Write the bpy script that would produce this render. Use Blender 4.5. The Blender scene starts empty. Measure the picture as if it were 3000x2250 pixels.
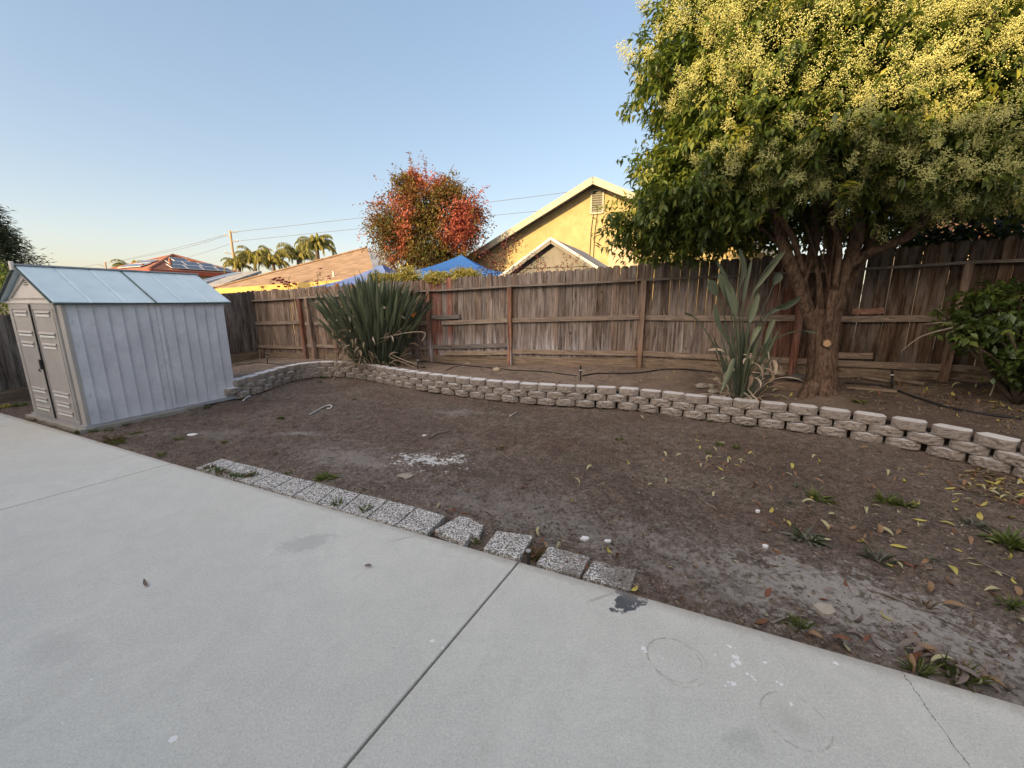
import bpy, math, random
import numpy as np
from mathutils import Vector, Matrix, noise
from mathutils.bvhtree import BVHTree
random.seed(7); RNG = np.random.default_rng(11)
R = math.radians
S = bpy.context.scene
COL = S.collection
# ---------------------------------------------------------------- camera
H = 1.6; F = 1180.0; PITCH = math.atan(244/F)
ct, st = math.cos(PITCH), math.sin(PITCH)
cam = bpy.data.cameras.new('camera'); camo = bpy.data.objects.new('camera', cam); COL.objects.link(camo)
camo.location = (0, 0, H); camo.rotation_euler = (math.pi/2-PITCH, 0, 0)
cam.sensor_width = 36; cam.lens = F/3000*36; cam.clip_start = .05; cam.clip_end = 6000
S.camera = camo
def ray(u, v):
    a = (u-1500)/F; b = (v-1125)/F
    return Vector((a, ct-b*st, -st-b*ct))
def G(u, v, z=0.0):
    d = ray(u, v); t = (z-H)/d.z
    return Vector((d.x*t, d.y*t, z))
def PY(u, v, Y):
    d = ray(u, v); t = Y/d.y
    return Vector((d.x*t, Y, H+d.z*t))
D1 = Vector((math.sin(R(24.6)), math.cos(R(24.6)), 0)); D2 = Vector((-D1.y, D1.x, 0)); UP = Vector((0, 0, 1))
# ---------------------------------------------------------------- node helper
class NT:
    def __init__(s, name):
        s.m = bpy.data.materials.new(name); s.m.use_nodes = True; s.t = s.m.node_tree; s.t.nodes.clear()
        s.co = s.n('ShaderNodeNewGeometry').outputs['Position']
    def n(s, typ, props=None, **inp):
        nd = s.t.nodes.new(typ)
        for k, v in (props or {}).items(): setattr(nd, k, v)
        for k, v in inp.items():
            key = int(k[1:]) if k[0] == 'i' and k[1:].isdigit() else k.replace('_', ' ')
            sk = nd.inputs[key]
            if isinstance(v, bpy.types.NodeSocket): s.t.links.new(v, sk)
            else:
                if isinstance(v, (tuple, list)) and len(v) == 3 and sk.type == 'RGBA': v = (*v, 1)
                sk.default_value = v
        return nd
    def math(s, op, a, b=0.0, c=0.0, clamp=False):
        return s.n('ShaderNodeMath', {'operation': op, 'use_clamp': clamp}, i0=a, i1=b, i2=c).outputs[0]
    def vm(s, op, a, b=(0, 0, 0)):
        nd = s.n('ShaderNodeVectorMath', {'operation': op}, i0=a, i1=b)
        return nd.outputs['Value'] if op in ('DISTANCE', 'LENGTH', 'DOT_PRODUCT') else nd.outputs[0]
    def noise(s, scale, detail=4, rough=.55, vec=None, out='Fac', dist=0.0):
        return s.n('ShaderNodeTexNoise', None, Vector=vec or s.co, Scale=scale, Detail=detail, Roughness=rough, Distortion=dist).outputs[out]
    def vor(s, scale, vec=None, feat='F1', out='Distance', rnd=1.0):
        return s.n('ShaderNodeTexVoronoi', {'feature': feat}, Vector=vec or s.co, Scale=scale, Randomness=rnd).outputs[out]
    def mr(s, x, a, b, c=0.0, d=1.0, smooth=False):
        nd = s.n('ShaderNodeMapRange', {'interpolation_type': 'SMOOTHSTEP' if smooth else 'LINEAR'})
        for i, v in enumerate((x, a, b, c, d)):
            if isinstance(v, bpy.types.NodeSocket): s.t.links.new(v, nd.inputs[i])
            else: nd.inputs[i].default_value = v
        return nd.outputs[0]
    def mix(s, f, a, b, mode='MIX'):
        nd = s.t.nodes.new('ShaderNodeMix'); nd.data_type = 'RGBA'; nd.blend_type = mode; nd.clamp_factor = True
        for i, v in ((0, f), (6, a), (7, b)):
            if isinstance(v, bpy.types.NodeSocket): s.t.links.new(v, nd.inputs[i])
            else: nd.inputs[i].default_value = (*v, 1) if isinstance(v, (tuple, list)) else v
        return nd.outputs[2]
    def ramp(s, x, stops, interp='LINEAR'):
        nd = s.t.nodes.new('ShaderNodeValToRGB'); cr = nd.color_ramp; cr.interpolation = interp
        while len(cr.elements) < len(stops): cr.elements.new(.5)
        for e, (p, c) in zip(cr.elements, stops): e.position = p; e.color = (*c, 1)
        s.t.links.new(x, nd.inputs[0]); return nd.outputs[0]
    def attr(s, name, out='Fac'):
        return s.n('ShaderNodeAttribute', {'attribute_name': name}).outputs[out]
    def obj(s): return s.n('ShaderNodeTexCoord').outputs['Object']
    def rnd(s): return s.n('ShaderNodeObjectInfo').outputs['Random']
    def scale(s, v, sc): return s.vm('MULTIPLY', v, sc)
    def bump(s, h, strength=.4, dist=.01, normal=None):
        k = dict(Height=h, Strength=strength, Distance=dist)
        if normal: k['Normal'] = normal
        return s.n('ShaderNodeBump', None, **k).outputs[0]
    def out(s, color, rough=.8, normal=None, spec=.3, metal=0.0, trans=None, coat=0.0):
        p = s.n('ShaderNodeBsdfPrincipled', None, Base_Color=color, Roughness=rough, Metallic=metal)
        p.inputs['Specular IOR Level'].default_value = spec
        p.inputs['Coat Weight'].default_value = coat
        if normal: s.t.links.new(normal, p.inputs['Normal'])
        sh = p.outputs[0]
        if trans:
            tr = s.n('ShaderNodeBsdfTranslucent', None, Color=trans[1]).outputs[0]
            mx = s.t.nodes.new('ShaderNodeMixShader'); mx.inputs[0].default_value = trans[0]
            s.t.links.new(sh, mx.inputs[1]); s.t.links.new(tr, mx.inputs[2]); sh = mx.outputs[0]
        o = s.t.nodes.new('ShaderNodeOutputMaterial'); s.t.links.new(sh, o.inputs[0]); return s.m
def noisy(name, c1, c2, scale=8, rough=.8, bump=.2, bscale=None, spec=.3, metal=0, dist=.01, obj=False, rlo=None):
    n = NT(name); v = n.obj() if obj else n.co
    f = n.mr(n.noise(scale, 6, .6, v), .3, .7)
    nm = n.bump(n.noise(bscale or scale*6, 5, .6, v), bump, dist) if bump else None
    return n.out(n.mix(f, c1, c2), rough, nm, spec, metal)
# ---------------------------------------------------------------- object helpers
def tagp(o, label=None, cat=None, group=None, kind=None):
    if label: o['label'] = label
    if cat: o['category'] = cat
    if group: o['group'] = group
    if kind: o['kind'] = kind
    return o
def empty(name, loc, label, cat, group=None):
    o = bpy.data.objects.new(name, None); COL.objects.link(o); o.location = loc; o.empty_display_size = .1
    return tagp(o, label, cat, group)
def ploc(o):
    v = Vector(o.location)
    return v + ploc(o.parent) if (o.parent and o.type != 'X' and not o.get('_abs')) else v
WLOC = {}
def setparent(o, parent, loc):
    WLOC[o.name] = Vector(loc)
    if parent:
        pl = WLOC.get(parent.name, Vector(parent.location))
        o.parent = parent; o.location = Vector(loc)-pl
    else: o.location = loc
def link_mesh(name, V, Fc, mat, parent=None, smooth=False, tint=None, colr=None, origin=None):
    V = np.asarray(V, dtype=np.float64).reshape(-1, 3)
    if origin is None:
        lo, hi = V.min(0), V.max(0); origin = np.array([(lo[0]+hi[0])/2, (lo[1]+hi[1])/2, lo[2]])
    origin = np.array(origin, dtype=float); V = V-origin
    me = bpy.data.meshes.new(name)
    if isinstance(Fc, np.ndarray):
        k = Fc.shape[1]; me.vertices.add(len(V)); me.vertices.foreach_set('co', V.astype(np.float32).ravel())
        me.loops.add(Fc.size); me.loops.foreach_set('vertex_index', Fc.astype(np.int32).ravel())
        me.polygons.add(len(Fc)); me.polygons.foreach_set('loop_start', np.arange(0, Fc.size, k, dtype=np.int32))
        me.polygons.foreach_set('loop_total', np.full(len(Fc), k, dtype=np.int32))
        me.update(calc_edges=True)
    else: me.from_pydata(V.tolist(), [], Fc); me.update()
    if smooth: me.polygons.foreach_set('use_smooth', np.ones(len(me.polygons), dtype=bool))
    if tint is not None:
        a = me.attributes.new('tint', 'FLOAT', 'POINT'); a.data.foreach_set('value', np.asarray(tint, dtype=np.float32))
    if colr is not None:
        a = me.attributes.new('pcol', 'FLOAT_COLOR', 'POINT')
        c = np.ones((len(V), 4), dtype=np.float32); c[:, :3] = np.asarray(colr); a.data.foreach_set('color', c.ravel())
    for m in (mat if isinstance(mat, (list, tuple)) else [mat]): me.materials.append(m)
    o = bpy.data.objects.new(name, me); COL.objects.link(o); setparent(o, parent, origin); return o
class MB:
    def __init__(s): s.v = []; s.f = []; s.t = []; s.c = []
    def add(s, vs, fs, t=0.5, c=(1, 1, 1)):
        b = len(s.v); s.v += [tuple(p) for p in vs]; s.f += [tuple(i+b for i in f) for f in fs]
        s.t += [t]*len(vs); s.c += [c]*len(vs); return s
    def box(s, cen, ax, ay, az, hx, hy, hz, **k):
        c_ = Vector(cen); vs = [c_+ax*(hx*i)+ay*(hy*j)+az*(hz*l) for i in (-1, 1) for j in (-1, 1) for l in (-1, 1)]
        return s.add(vs, [(0, 1, 3, 2), (4, 6, 7, 5), (0, 4, 5, 1), (2, 3, 7, 6), (0, 2, 6, 4), (1, 5, 7, 3)], **k)
    def bar(s, a, b, w, h, up=UP, **k):   # box from a to b, w sideways, h along up
        a = Vector(a); b = Vector(b); d = (b-a); L = d.length; d.normalize(); sd = d.cross(up).normalized(); u = sd.cross(d).normalized()
        return s.box((a+b)/2, d, sd, u, L/2, w/2, h/2, **k)
    def prism(s, pts, ext, **k):
        n = len(pts); ext = Vector(ext); vs = [Vector(p) for p in pts]+[Vector(p)+ext for p in pts]
        fs = [tuple(range(n)), tuple(range(2*n-1, n-1, -1))]+[(i, i+n, (i+1) % n+n, (i+1) % n) for i in range(n)]
        return s.add(vs, fs, **k)
    def tube(s, P, r, n=8, cap=True, jit=0.0, **k):
        P = [Vector(p) for p in P]; m = len(P); rr = r if isinstance(r, (list, tuple)) else [r]*m
        vs = []; prev = None
        for i, p in enumerate(P):
            d = (P[min(i+1, m-1)]-P[max(i-1, 0)]).normalized()
            if prev is None: x = d.orthogonal().normalized()
            else: x = (prev-d*prev.dot(d)).normalized()
            prev = x; y = d.cross(x)
            for j in range(n):
                a = 2*math.pi*j/n; q = rr[i]
                if jit: q *= 1+jit*noise.noise(Vector((p.x*3+math.cos(a)*1.3, p.y*3+math.sin(a)*1.3, p.z*2.2)))
                vs.append(p+x*(q*math.cos(a))+y*(q*math.sin(a)))
        fs = [(i*n+j, i*n+(j+1) % n, (i+1)*n+(j+1) % n, (i+1)*n+j) for i in range(m-1) for j in range(n)]
        if cap: fs += [tuple(range(n-1, -1, -1)), tuple(range((m-1)*n, m*n))]
        return s.add(vs, fs, **k)
    def build(s, name, mat, parent=None, smooth=False, tint=False, col=False, bevel=0, origin=None):
        o = link_mesh(name, s.v, s.f, mat, parent, smooth, s.t if tint else None, s.c if col else None, origin)
        if bevel:
            b = o.modifiers.new('bevel', 'BEVEL'); b.width = bevel; b.segments = 2; b.limit_method = 'ANGLE'; b.angle_limit = R(40)
        return o
def spline(P, n):
    P = [Vector(p) for p in P]; out = []
    for i in range(len(P)-1):
        a, b, c, d = P[max(i-1, 0)], P[i], P[i+1], P[min(i+2, len(P)-1)]
        for k in range(n):
            t = k/n; out.append(.5*((2*b)+(c-a)*t+(2*a-5*b+4*c-d)*t*t+(3*b-a-3*c+d)*t**3))
    return out+[P[-1]]
# vectorised leaves -------------------------------------------------
LEAF_V = np.array([[0, 0, 0], [.42, .5, .06], [.5, 0, -.06], [.42, -.5, .06], [1, 0, -.18]], float)
LEAF_F = np.array([[0, 2, 1], [0, 3, 2], [1, 2, 4], [2, 3, 4]])
def nrm(a): return a/np.maximum(np.linalg.norm(a, axis=1, keepdims=True), 1e-9)
def leaf_geo(pos, d, up, L, W, tint, TV=LEAF_V, TF=LEAF_F):
    n = len(pos); d = nrm(d); s = nrm(np.cross(up, d)); u = np.cross(d, s)
    L = np.broadcast_to(L, n)[:, None, None]; W = np.broadcast_to(W, n)[:, None, None]
    V = pos[:, None]+TV[None, :, 0:1]*L*d[:, None]+TV[None, :, 1:2]*W*s[:, None]+TV[None, :, 2:3]*L*u[:, None]
    k = len(TV); Fa = (TF[None]+(np.arange(n)*k)[:, None, None]).reshape(-1, TF.shape[1])
    return V.reshape(-1, 3), Fa, np.repeat(tint, k)
def unit(n):
    v = RNG.normal(size=(n, 3)); return nrm(v)
def shoots(ells, n, L, k, leafL, leafW, inner=.72, droop=.35, tilt=.8, wts=None, keep=None, lump=.16):
    """leaf sprays filling the outer shell of a union of ellipsoids; returns leaf geo and the shoot tips"""
    w = np.array(wts if wts else [e[1][0]*e[1][1]+e[1][0]*e[1][2]+e[1][1]*e[1][2] for e in ells], float); w /= w.sum()
    ids = RNG.choice(len(ells), n, p=w); C = np.array([ells[i][0] for i in ids]); Rd = np.array([ells[i][1] for i in ids])
    o = unit(n); ph = np.array([noise.noise(Vector(tuple(o[i]*2.6+ids[i]*3.1)))+.6*noise.noise(Vector(tuple(o[i]*6+ids[i]))) for i in range(n)])
    rr = (inner+(1-inner)*RNG.random(n)**.6)*(1+lump*2*ph)
    tip = C+o*Rd*rr[:, None]
    ok = np.ones(n, bool)
    for j, (c, r) in enumerate(ells):
        q = (((tip-np.array(c))/np.array(r))**2).sum(1) < .40
        ok &= ~(q & (ids != j))
    if keep is not None: ok &= keep(tip)
    tip = tip[ok]; o = o[ok]; n = len(tip)
    sd = nrm(o*.7+unit(n)*.6+np.array([0, 0, .15]))
    T = RNG.random((n, k)); pos = tip[:, None]-sd[:, None]*(L*(1-T))[..., None]+RNG.normal(size=(n, k, 3))*L*.04
    pos[..., 2] -= 0.15*L*T*T
    pos = pos.reshape(-1, 3); N = n*k
    sdr = np.repeat(sd, k, 0); perp = nrm(np.cross(sdr, unit(N)))
    d = nrm(sdr*(1-tilt*.6)+perp*tilt+np.array([0, 0, -droop])); up = nrm(np.array([0, 0, 1.0])+unit(N)*.5+sdr*.4)
    sh = np.repeat(RNG.random(n), k)
    tint = np.clip(.6*sh+.4*RNG.random(N), 0, 1)
    Ls = leafL*RNG.uniform(.65, 1.2, N)
    return leaf_geo(pos, d, up, Ls, leafW*RNG.uniform(.75, 1.2, N), tint), tip, sd, sh[::k]
SKY_SAT=1.42; SKY_G=.55; SKY_D=1.6; SKY_O=1; SKY_TINT=(1.40,1.28,1.27); FILL_GLOW=(9.6,7.7,5.9); SUN_E=4.2; SUN_C=(1,.70,.33); EXPO=1.2; SHZ=6.7
# ---------------------------------------------------------------- world and sun
SUN_EL = R(15); SUN_AZ = 24.6+14      # degrees left of straight-behind
sdir = Vector((-math.sin(R(SUN_AZ))*math.cos(SUN_EL), -math.cos(R(SUN_AZ))*math.cos(SUN_EL), math.sin(SUN_EL)))
W = bpy.data.worlds.new('World'); S.world = W; W.use_nodes = True; wt = W.node_tree; wt.nodes.clear()
sky = wt.nodes.new('ShaderNodeTexSky'); sky.sky_type = 'NISHITA'; sky.sun_disc = False
sky.sun_elevation = SUN_EL; sky.sun_rotation = math.atan2(sdir.x, sdir.y); sky.air_density = 1.0; sky.dust_density = SKY_D; sky.ozone_density = SKY_O
hs = wt.nodes.new('ShaderNodeHueSaturation'); hs.inputs['Saturation'].default_value = SKY_SAT
gmn = wt.nodes.new('ShaderNodeGamma'); gmn.inputs[1].default_value = SKY_G; wt.links.new(sky.outputs[0], gmn.inputs[0])
tn = wt.nodes.new('ShaderNodeMix'); tn.data_type = 'RGBA'; tn.blend_type = 'MULTIPLY'; tn.inputs[0].default_value = 1; tn.inputs[7].default_value = (*SKY_TINT, 1)
bg = wt.nodes.new('ShaderNodeBackground'); bg.inputs[1].default_value = .15
wo = wt.nodes.new('ShaderNodeOutputWorld')
wt.links.new(gmn.outputs[0], hs.inputs['Color']); wt.links.new(hs.outputs[0], tn.inputs[6]); # warm lobe added around the sun direction to fill the shaded yard
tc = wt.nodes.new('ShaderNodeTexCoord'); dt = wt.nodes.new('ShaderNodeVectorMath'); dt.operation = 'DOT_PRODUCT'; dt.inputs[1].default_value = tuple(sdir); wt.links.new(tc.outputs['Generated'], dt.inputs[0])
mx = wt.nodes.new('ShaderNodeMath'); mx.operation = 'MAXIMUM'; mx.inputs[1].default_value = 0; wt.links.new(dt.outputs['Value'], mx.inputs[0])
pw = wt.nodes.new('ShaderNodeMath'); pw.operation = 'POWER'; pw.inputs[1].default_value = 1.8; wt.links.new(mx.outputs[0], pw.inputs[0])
gl = wt.nodes.new('ShaderNodeMix'); gl.data_type = 'RGBA'; gl.blend_type = 'ADD'; gl.clamp_factor = True; gl.inputs[7].default_value = (*FILL_GLOW, 1); wt.links.new(pw.outputs[0], gl.inputs[0]); wt.links.new(tn.outputs[2], gl.inputs[6])
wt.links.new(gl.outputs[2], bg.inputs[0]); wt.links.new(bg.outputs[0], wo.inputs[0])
sl = bpy.data.lights.new('sun', 'SUN'); sl.energy = SUN_E; sl.angle = R(.5); sl.color = SUN_C
so = bpy.data.objects.new('sun', sl); COL.objects.link(so); so.rotation_euler = sdir.to_track_quat('Z', 'Y').to_euler(); so.location = sdir*50
S.view_settings.view_transform = 'Standard'; S.view_settings.look = 'None'; S.view_settings.exposure = EXPO; S.view_settings.gamma = 1
# ---------------------------------------------------------------- materials
def mat_dirt():
    n = NT('soil'); p = n.co
    big = n.noise(.9, 5, .55); mid = n.noise(5, 6, .65); fine = n.noise(45, 5, .75); vf = n.noise(220, 3, .7)
    c = n.mix(n.mr(mid, .35, .65), (0.156, 0.117, 0.093), (0.260, 0.194, 0.155))
    c = n.mix(n.mr(big, .42, .62), c, n.mix(mid, (0.215, 0.176, 0.144), (0.391, 0.316, 0.265)))
    red = n.mr(n.noise(1.3, 4, .6, n.vm('ADD', p, (5, 3, 0))), .54, .66, 0, .55)
    c = n.mix(red, c, (0.204, 0.104, 0.079))
    c = n.mix(n.mr(n.noise(13, 6, .7), .38, .60, .7, 0), c, (0.050, 0.037, 0.028)); c = n.mix(n.mr(fine, .36, .62), n.mix(.75, c, (0.034, 0.025, 0.020)), n.mix(.22, c, (0.338, 0.272, 0.219)))
    # pale salty patches with shapes of their own
    def patch(u, v, rx, ry, rot=0.0):
        q = G(u, v); d = n.vm('SUBTRACT', p, (q.x, q.y, 0))
        d = n.n('ShaderNodeVectorRotate', {'rotation_type': 'Z_AXIS'}, Vector=d, Angle=rot).outputs[0]
        return n.vm('LENGTH', n.scale(d, (1/rx, 1/ry, 0)))
    wob = n.noise(6, 6, .7); wob2 = n.noise(28, 5, .7)
    def pale(c, dist, amt, col, k=.9, soft=.5):
        e = n.math('ADD', dist, n.math('MULTIPLY', n.math('SUBTRACT', n.math('ADD', wob, n.math('MULTIPLY', wob2, 1.3)), 1.15), k*2.2))
        return n.mix(n.mr(e, 1.0, 1.0-soft, 0, amt), c, col)
    c = pale(c, patch(2450, 1730, .70, .30, .5), .8, (0.475, 0.451, 0.418), 1.5, .95)
    c = pale(c, patch(2640, 1800, .55, .24, .6), .85, (0.418, 0.389, 0.356), 1.5, .95)
    c = pale(c, patch(2850, 1950, .7, .25, .6), .6, (0.361, 0.337, 0.309), 1.5, .95)
    c = pale(c, patch(2150, 1700, .7, .28, .3), .6, (0.342, 0.318, 0.290), 1.5, .95)
    c = pale(c, patch(1500, 1480, 1.2, .4, .4), .6, (0.285, 0.261, 0.237), 1.5, .95)
    c = pale(c, patch(1030, 1340, 1.0, .32, .4), .65, (0.304, 0.280, 0.257), 1.5, .95)
    c = pale(c, patch(1750, 1560, .9, .3, .3), .5, (0.285, 0.261, 0.237), 1.5, .95)
    c = pale(c, patch(1360, 1205, .6, .15, 0), .6, (0.323, 0.294, 0.257), 1.5, .95)
    c = pale(c, patch(640, 1265, .8, .2, 0), .5, (0.285, 0.261, 0.237), 1.5, .95)
    c = pale(c, patch(1262, 1342, .27, .14, .1), .9, (0.741, 0.741, 0.722), 2.6, .45)
    c = pale(c, patch(880, 1262, .35, .10, .1), .6, (0.342, 0.323, 0.304), .9, .6)
    sp = n.mr(n.vor(95, n.vm('ADD', p, n.scale(n.noise(30, 2, .5, None, 'Color'), (0.030, 0.030, 0.030)))), .10, .17, 1, 0)
    sel = n.mr(n.noise(70, 2, .5), .56, .62)
    c = n.mix(n.math('MULTIPLY', sp, n.math('MULTIPLY', sel, .6)), c, (0.390, 0.330, 0.270))
    h = n.math('ADD', n.math('MULTIPLY', fine, .7), n.math('MULTIPLY', vf, .3))
    nb = n.bump(h, .85, .022, n.bump(mid, .4, .05))
    return n.out(c, .95, nb, .15)
def mat_bed():
    n = NT('bed soil'); mid = n.noise(6, 6, .65); fine = n.noise(50, 5, .75); big = n.noise(1.0, 4, .5)
    c = n.mix(n.mr(mid, .3, .7), (0.204, 0.153, 0.120), (0.421, 0.326, 0.255))
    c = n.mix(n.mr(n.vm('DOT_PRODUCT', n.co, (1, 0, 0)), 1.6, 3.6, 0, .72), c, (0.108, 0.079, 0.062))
    c = n.mix(n.mr(big, .45, .62, 0, .5), c, (0.458, 0.358, 0.273))
    c = n.mix(n.mr(fine, .35, .7), n.mix(.5, c, (0.073, 0.055, 0.044)), c)
    return n.out(c, .95, n.bump(fine, .9, .03, n.bump(mid, .5, .06)), .15)
_e0 = G(222, 1272); _e1 = G(2995, 2064); _d = (_e1-_e0).normalized(); EDP = _e0; EDN = Vector((-_d.y, _d.x, 0))
if EDN.y < 0: EDN = -EDN
def mat_concrete():
    n = NT('patio concrete'); p = n.co
    c = n.mix(n.mr(n.noise(1.1, 5, .6), .40, .60), (0.576, 0.578, 0.528), (0.646, 0.643, 0.586))
    c = n.mix(n.mr(n.noise(.5, 3, .5, n.vm('ADD', p, (9, 2, 0))), .45, .65, 0, .6), c, (0.588, 0.561, 0.496))
    c = n.mix(n.mr(n.noise(4.5, 6, .7, None, 'Fac', 1.0), .40, .64, 0, .52), c, (0.435, 0.436, 0.401))
    c = n.mix(n.mr(n.noise(32, 5, .75), .36, .64, 0, .38), c, (0.441, 0.436, 0.411)); c = n.mix(n.mr(n.noise(90, 4, .75), .36, .64, 0, .6), c, (0.762, 0.762, 0.707))
    c = n.mix(n.mr(n.noise(230, 2, .7), .50, .66, 0, .45), c, (0.276, 0.284, 0.264))
    # brown drag marks, elongated across the slabs
    ro = n.n('ShaderNodeVectorRotate', {'rotation_type': 'Z_AXIS'}, Vector=p, Angle=-R(68)).outputs[0]
    c = n.mix(n.mr(n.noise(1.2, 6, .65, n.scale(ro, (1, 5, 1))), .55, .75, 0, .28), c, (0.423, 0.410, 0.359))
    # small pits
    c = n.mix(n.mr(n.vor(11), .02, .034, .75, 0), c, (.16, .15, .14))
    c = n.mix(n.math('MULTIPLY', n.mr(n.vor(5.3, n.vm('ADD', p, (3, 3, 0))), .022, .03, 1, 0), n.mr(n.noise(1.5, 1), .5, .55)), c, (.85, .85, .84))
    wob = n.noise(14, 6, .75); wobc = n.noise(3, 2, .5)
    def loc(u, v, rx, ry, rot=0.0):
        q = G(u, v); d = n.vm('SUBTRACT', p, (q.x, q.y, 0))
        d = n.n('ShaderNodeVectorRotate', {'rotation_type': 'Z_AXIS'}, Vector=d, Angle=rot).outputs[0]
        return n.vm('LENGTH', n.scale(d, (1/rx, 1/ry, 0)))
    def stain(c, u, v, rx, ry, rot, amt, col, k=1.6, soft=.2):
        e = n.math('ADD', loc(u, v, rx, ry, rot), n.math('MULTIPLY', n.math('SUBTRACT', wob, .5), k*2))
        return n.mix(n.mr(e, 1.0, 1.0-soft, 0, amt), c, col)
    def ringm(c, u, v, rad, amt, rx=1.0, ry=1.0):
        e = n.math('ABSOLUTE', n.math('SUBTRACT', n.math('ADD', loc(u, v, rx, ry), n.math('MULTIPLY', n.math('SUBTRACT', wobc, .5), .05)), rad))
        m = n.math('MULTIPLY', n.mr(e, .0055, .001, 0, amt), n.mr(wob, .44, .56))
        return n.mix(m, c, (.20, .175, .13))
    c = stain(c, 895, 1590, .19, .10, -.3, .34, (.28, .28, .28), 1.4, .3)
    c = stain(c, 1840, 1762, .10, .06, -.5, .95, (.065, .07, .085), 1.7, .15)
    c = stain(c, 1815, 1732, .035, .03, 0, .8, (.08, .085, .1), 1.2, .2)
    c = stain(c, 2180, 2170, .09, .05, 0, .28, (.3, .3, .3), 1.6, .6)
    c = stain(c, 160, 1905, .2, .1, .3, .18, (.31, .31, .30), 1.2, .8)
    c = stain(c, 1180, 1578, .14, .012, -.42, .45, (.3, .27, .24), .4, .6)
    c = stain(c, 1760, 1750, .11, .012, -.42, .5, (.3, .25, .2), .4, .6)
    c = stain(c, 2320, 2110, .085, .085, 0, .22, (.33, .32, .28), .5, .8)
    c = ringm(c, 1975, 1930, .118, .5); c = ringm(c, 2330, 2105, .118, .45); c = ringm(c, 1985, 1935, .128, .25)
    for u, v, r in ((1886, 1900, .012), (1891, 1908, .009), (2137, 1893, .01), (2155, 1925, .015), (2163, 1940, .013), (2148, 1950, .012), (2148, 2003, .012), (2134, 1998, .006),
                    (2190, 1975, .007), (2203, 1982, .006), (2211, 1992, .006), (2241, 1940, .007), (2276, 1997, .006), (2290, 2005, .007), (2450, 1943, .011), (2317, 2063, .008),
                    (508, 2165, .013), (1266, 1877, .010), (1297, 1897, .006), (2095, 1918, .005), (2125, 2008, .005), (1330, 1500, .004)):
        c = n.mix(n.mr(n.math('ADD', loc(u, v, r, r), n.math('MULTIPLY', n.math('SUBTRACT', n.noise(60, 2), .5), 2.2)), 1.0, .85, 0, .95), c, (.82, .82, .82))
    ed = n.vm('DOT_PRODUCT', n.vm('SUBTRACT', p, tuple(EDP)), tuple(EDN))
    c = n.mix(n.math('MULTIPLY', n.mr(n.math('ADD', ed, n.math('MULTIPLY', wob, .12)), -.02, .05), .55), c, (.27, .235, .20))
    # hairline crack, a dark line across the right slab
    a = G(2640, 1965); b = G(2830, 2240); dv = (b-a).normalized(); nn = Vector((-dv.y, dv.x, 0)); rel = n.vm('SUBTRACT', p, tuple(a))
    across = n.math('ADD', n.vm('DOT_PRODUCT', rel, tuple(nn)), n.math('MULTIPLY', n.math('SUBTRACT', n.noise(9, 5, .6), .5), .09))
    along = n.vm('DOT_PRODUCT', rel, tuple(dv))
    c = n.mix(n.math('MULTIPLY', n.mr(n.math('ABSOLUTE', across), .0022, .0006), n.mr(along, -.06, -.05)), c, (.10, .10, .095))
    h = n.math('ADD', n.noise(140, 4, .7), n.math('MULTIPLY', n.noise(10, 4, .6), .6))
    return n.out(c, n.mr(n.noise(3, 4), .3, .7, .62, .85), n.bump(h, .22, .006), .35)
def mat_aggregate():
    n = NT('pebble aggregate'); o = n.obj(); r = n.rnd()
    v = n.vm('ADD', o, n.scale(n.noise(45, 2, .5, o, 'Color'), (0.016, 0.016, 0.016)))
    v = n.vm('ADD', v, n.n('ShaderNodeCombineXYZ', None, X=n.math('MULTIPLY', r, 9.0)).outputs[0]); d = n.vor(88, v); cc = n.vor(88, v, 'F1', 'Color')
    g = n.n('ShaderNodeSeparateColor', None, Color=cc).outputs
    peb = n.ramp(g[0], [(0, (0.405, 0.378, 0.338)), (.3, (0.702, 0.675, 0.621)), (.7, (0.850, 0.850, 0.850)), (1, (0.540, 0.459, 0.378))])
    m = n.mr(d, .40, .62, 1, .12)
    c = n.mix(m, (0.101, 0.099, 0.095), peb)
    dirt = n.mr(n.math('ADD', n.noise(7, 5, .6, n.co), n.mr(n.vm('DOT_PRODUCT', n.co, (1, 0, 0)), -.1, .9, 0, .34)), .58, .78, 0, .8)
    c = n.mix(dirt, c, (0.162, 0.135, 0.115))
    return n.out(c, .8, n.bump(n.math('SUBTRACT', 1.0, d), .8, .006), .3)
def mat_block(name, top=False):
    n = NT(name); o = n.co; r = n.rnd(); vf = n.noise(190, 3, .8, o); f = n.noise(38, 5, .7, o); m = n.noise(6, 4, .6, o)
    c = n.mix(n.mr(m, .3, .7), (0.430, 0.375, 0.327), (0.635, 0.574, 0.519))
    c = n.mix(n.mr(r, 0, 1, 0, .55), c, (0.373, 0.343, 0.319))
    c = n.mix(n.mr(f, .35, .7, 0, .6), (0.239, 0.200, 0.168), c)
    sp = n.mr(n.vor(160, o), .16, .3, .8, 0)
    c = n.mix(n.math('MULTIPLY', sp, n.mr(n.noise(60, 2, .5, o), .45, .6)), c, (0.728, 0.731, 0.742))
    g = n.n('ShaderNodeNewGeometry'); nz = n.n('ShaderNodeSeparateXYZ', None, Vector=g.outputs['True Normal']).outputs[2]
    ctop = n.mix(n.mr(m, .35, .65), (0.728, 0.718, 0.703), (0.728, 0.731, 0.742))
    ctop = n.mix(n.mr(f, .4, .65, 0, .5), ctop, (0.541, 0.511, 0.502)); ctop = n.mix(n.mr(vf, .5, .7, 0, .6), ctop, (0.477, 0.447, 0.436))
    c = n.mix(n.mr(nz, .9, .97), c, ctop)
    return n.out(c, .92, n.bump(n.math('ADD', n.math('MULTIPLY', f, 1.0), n.math('MULTIPLY', vf, .5)), .8, .012), .2)
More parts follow.
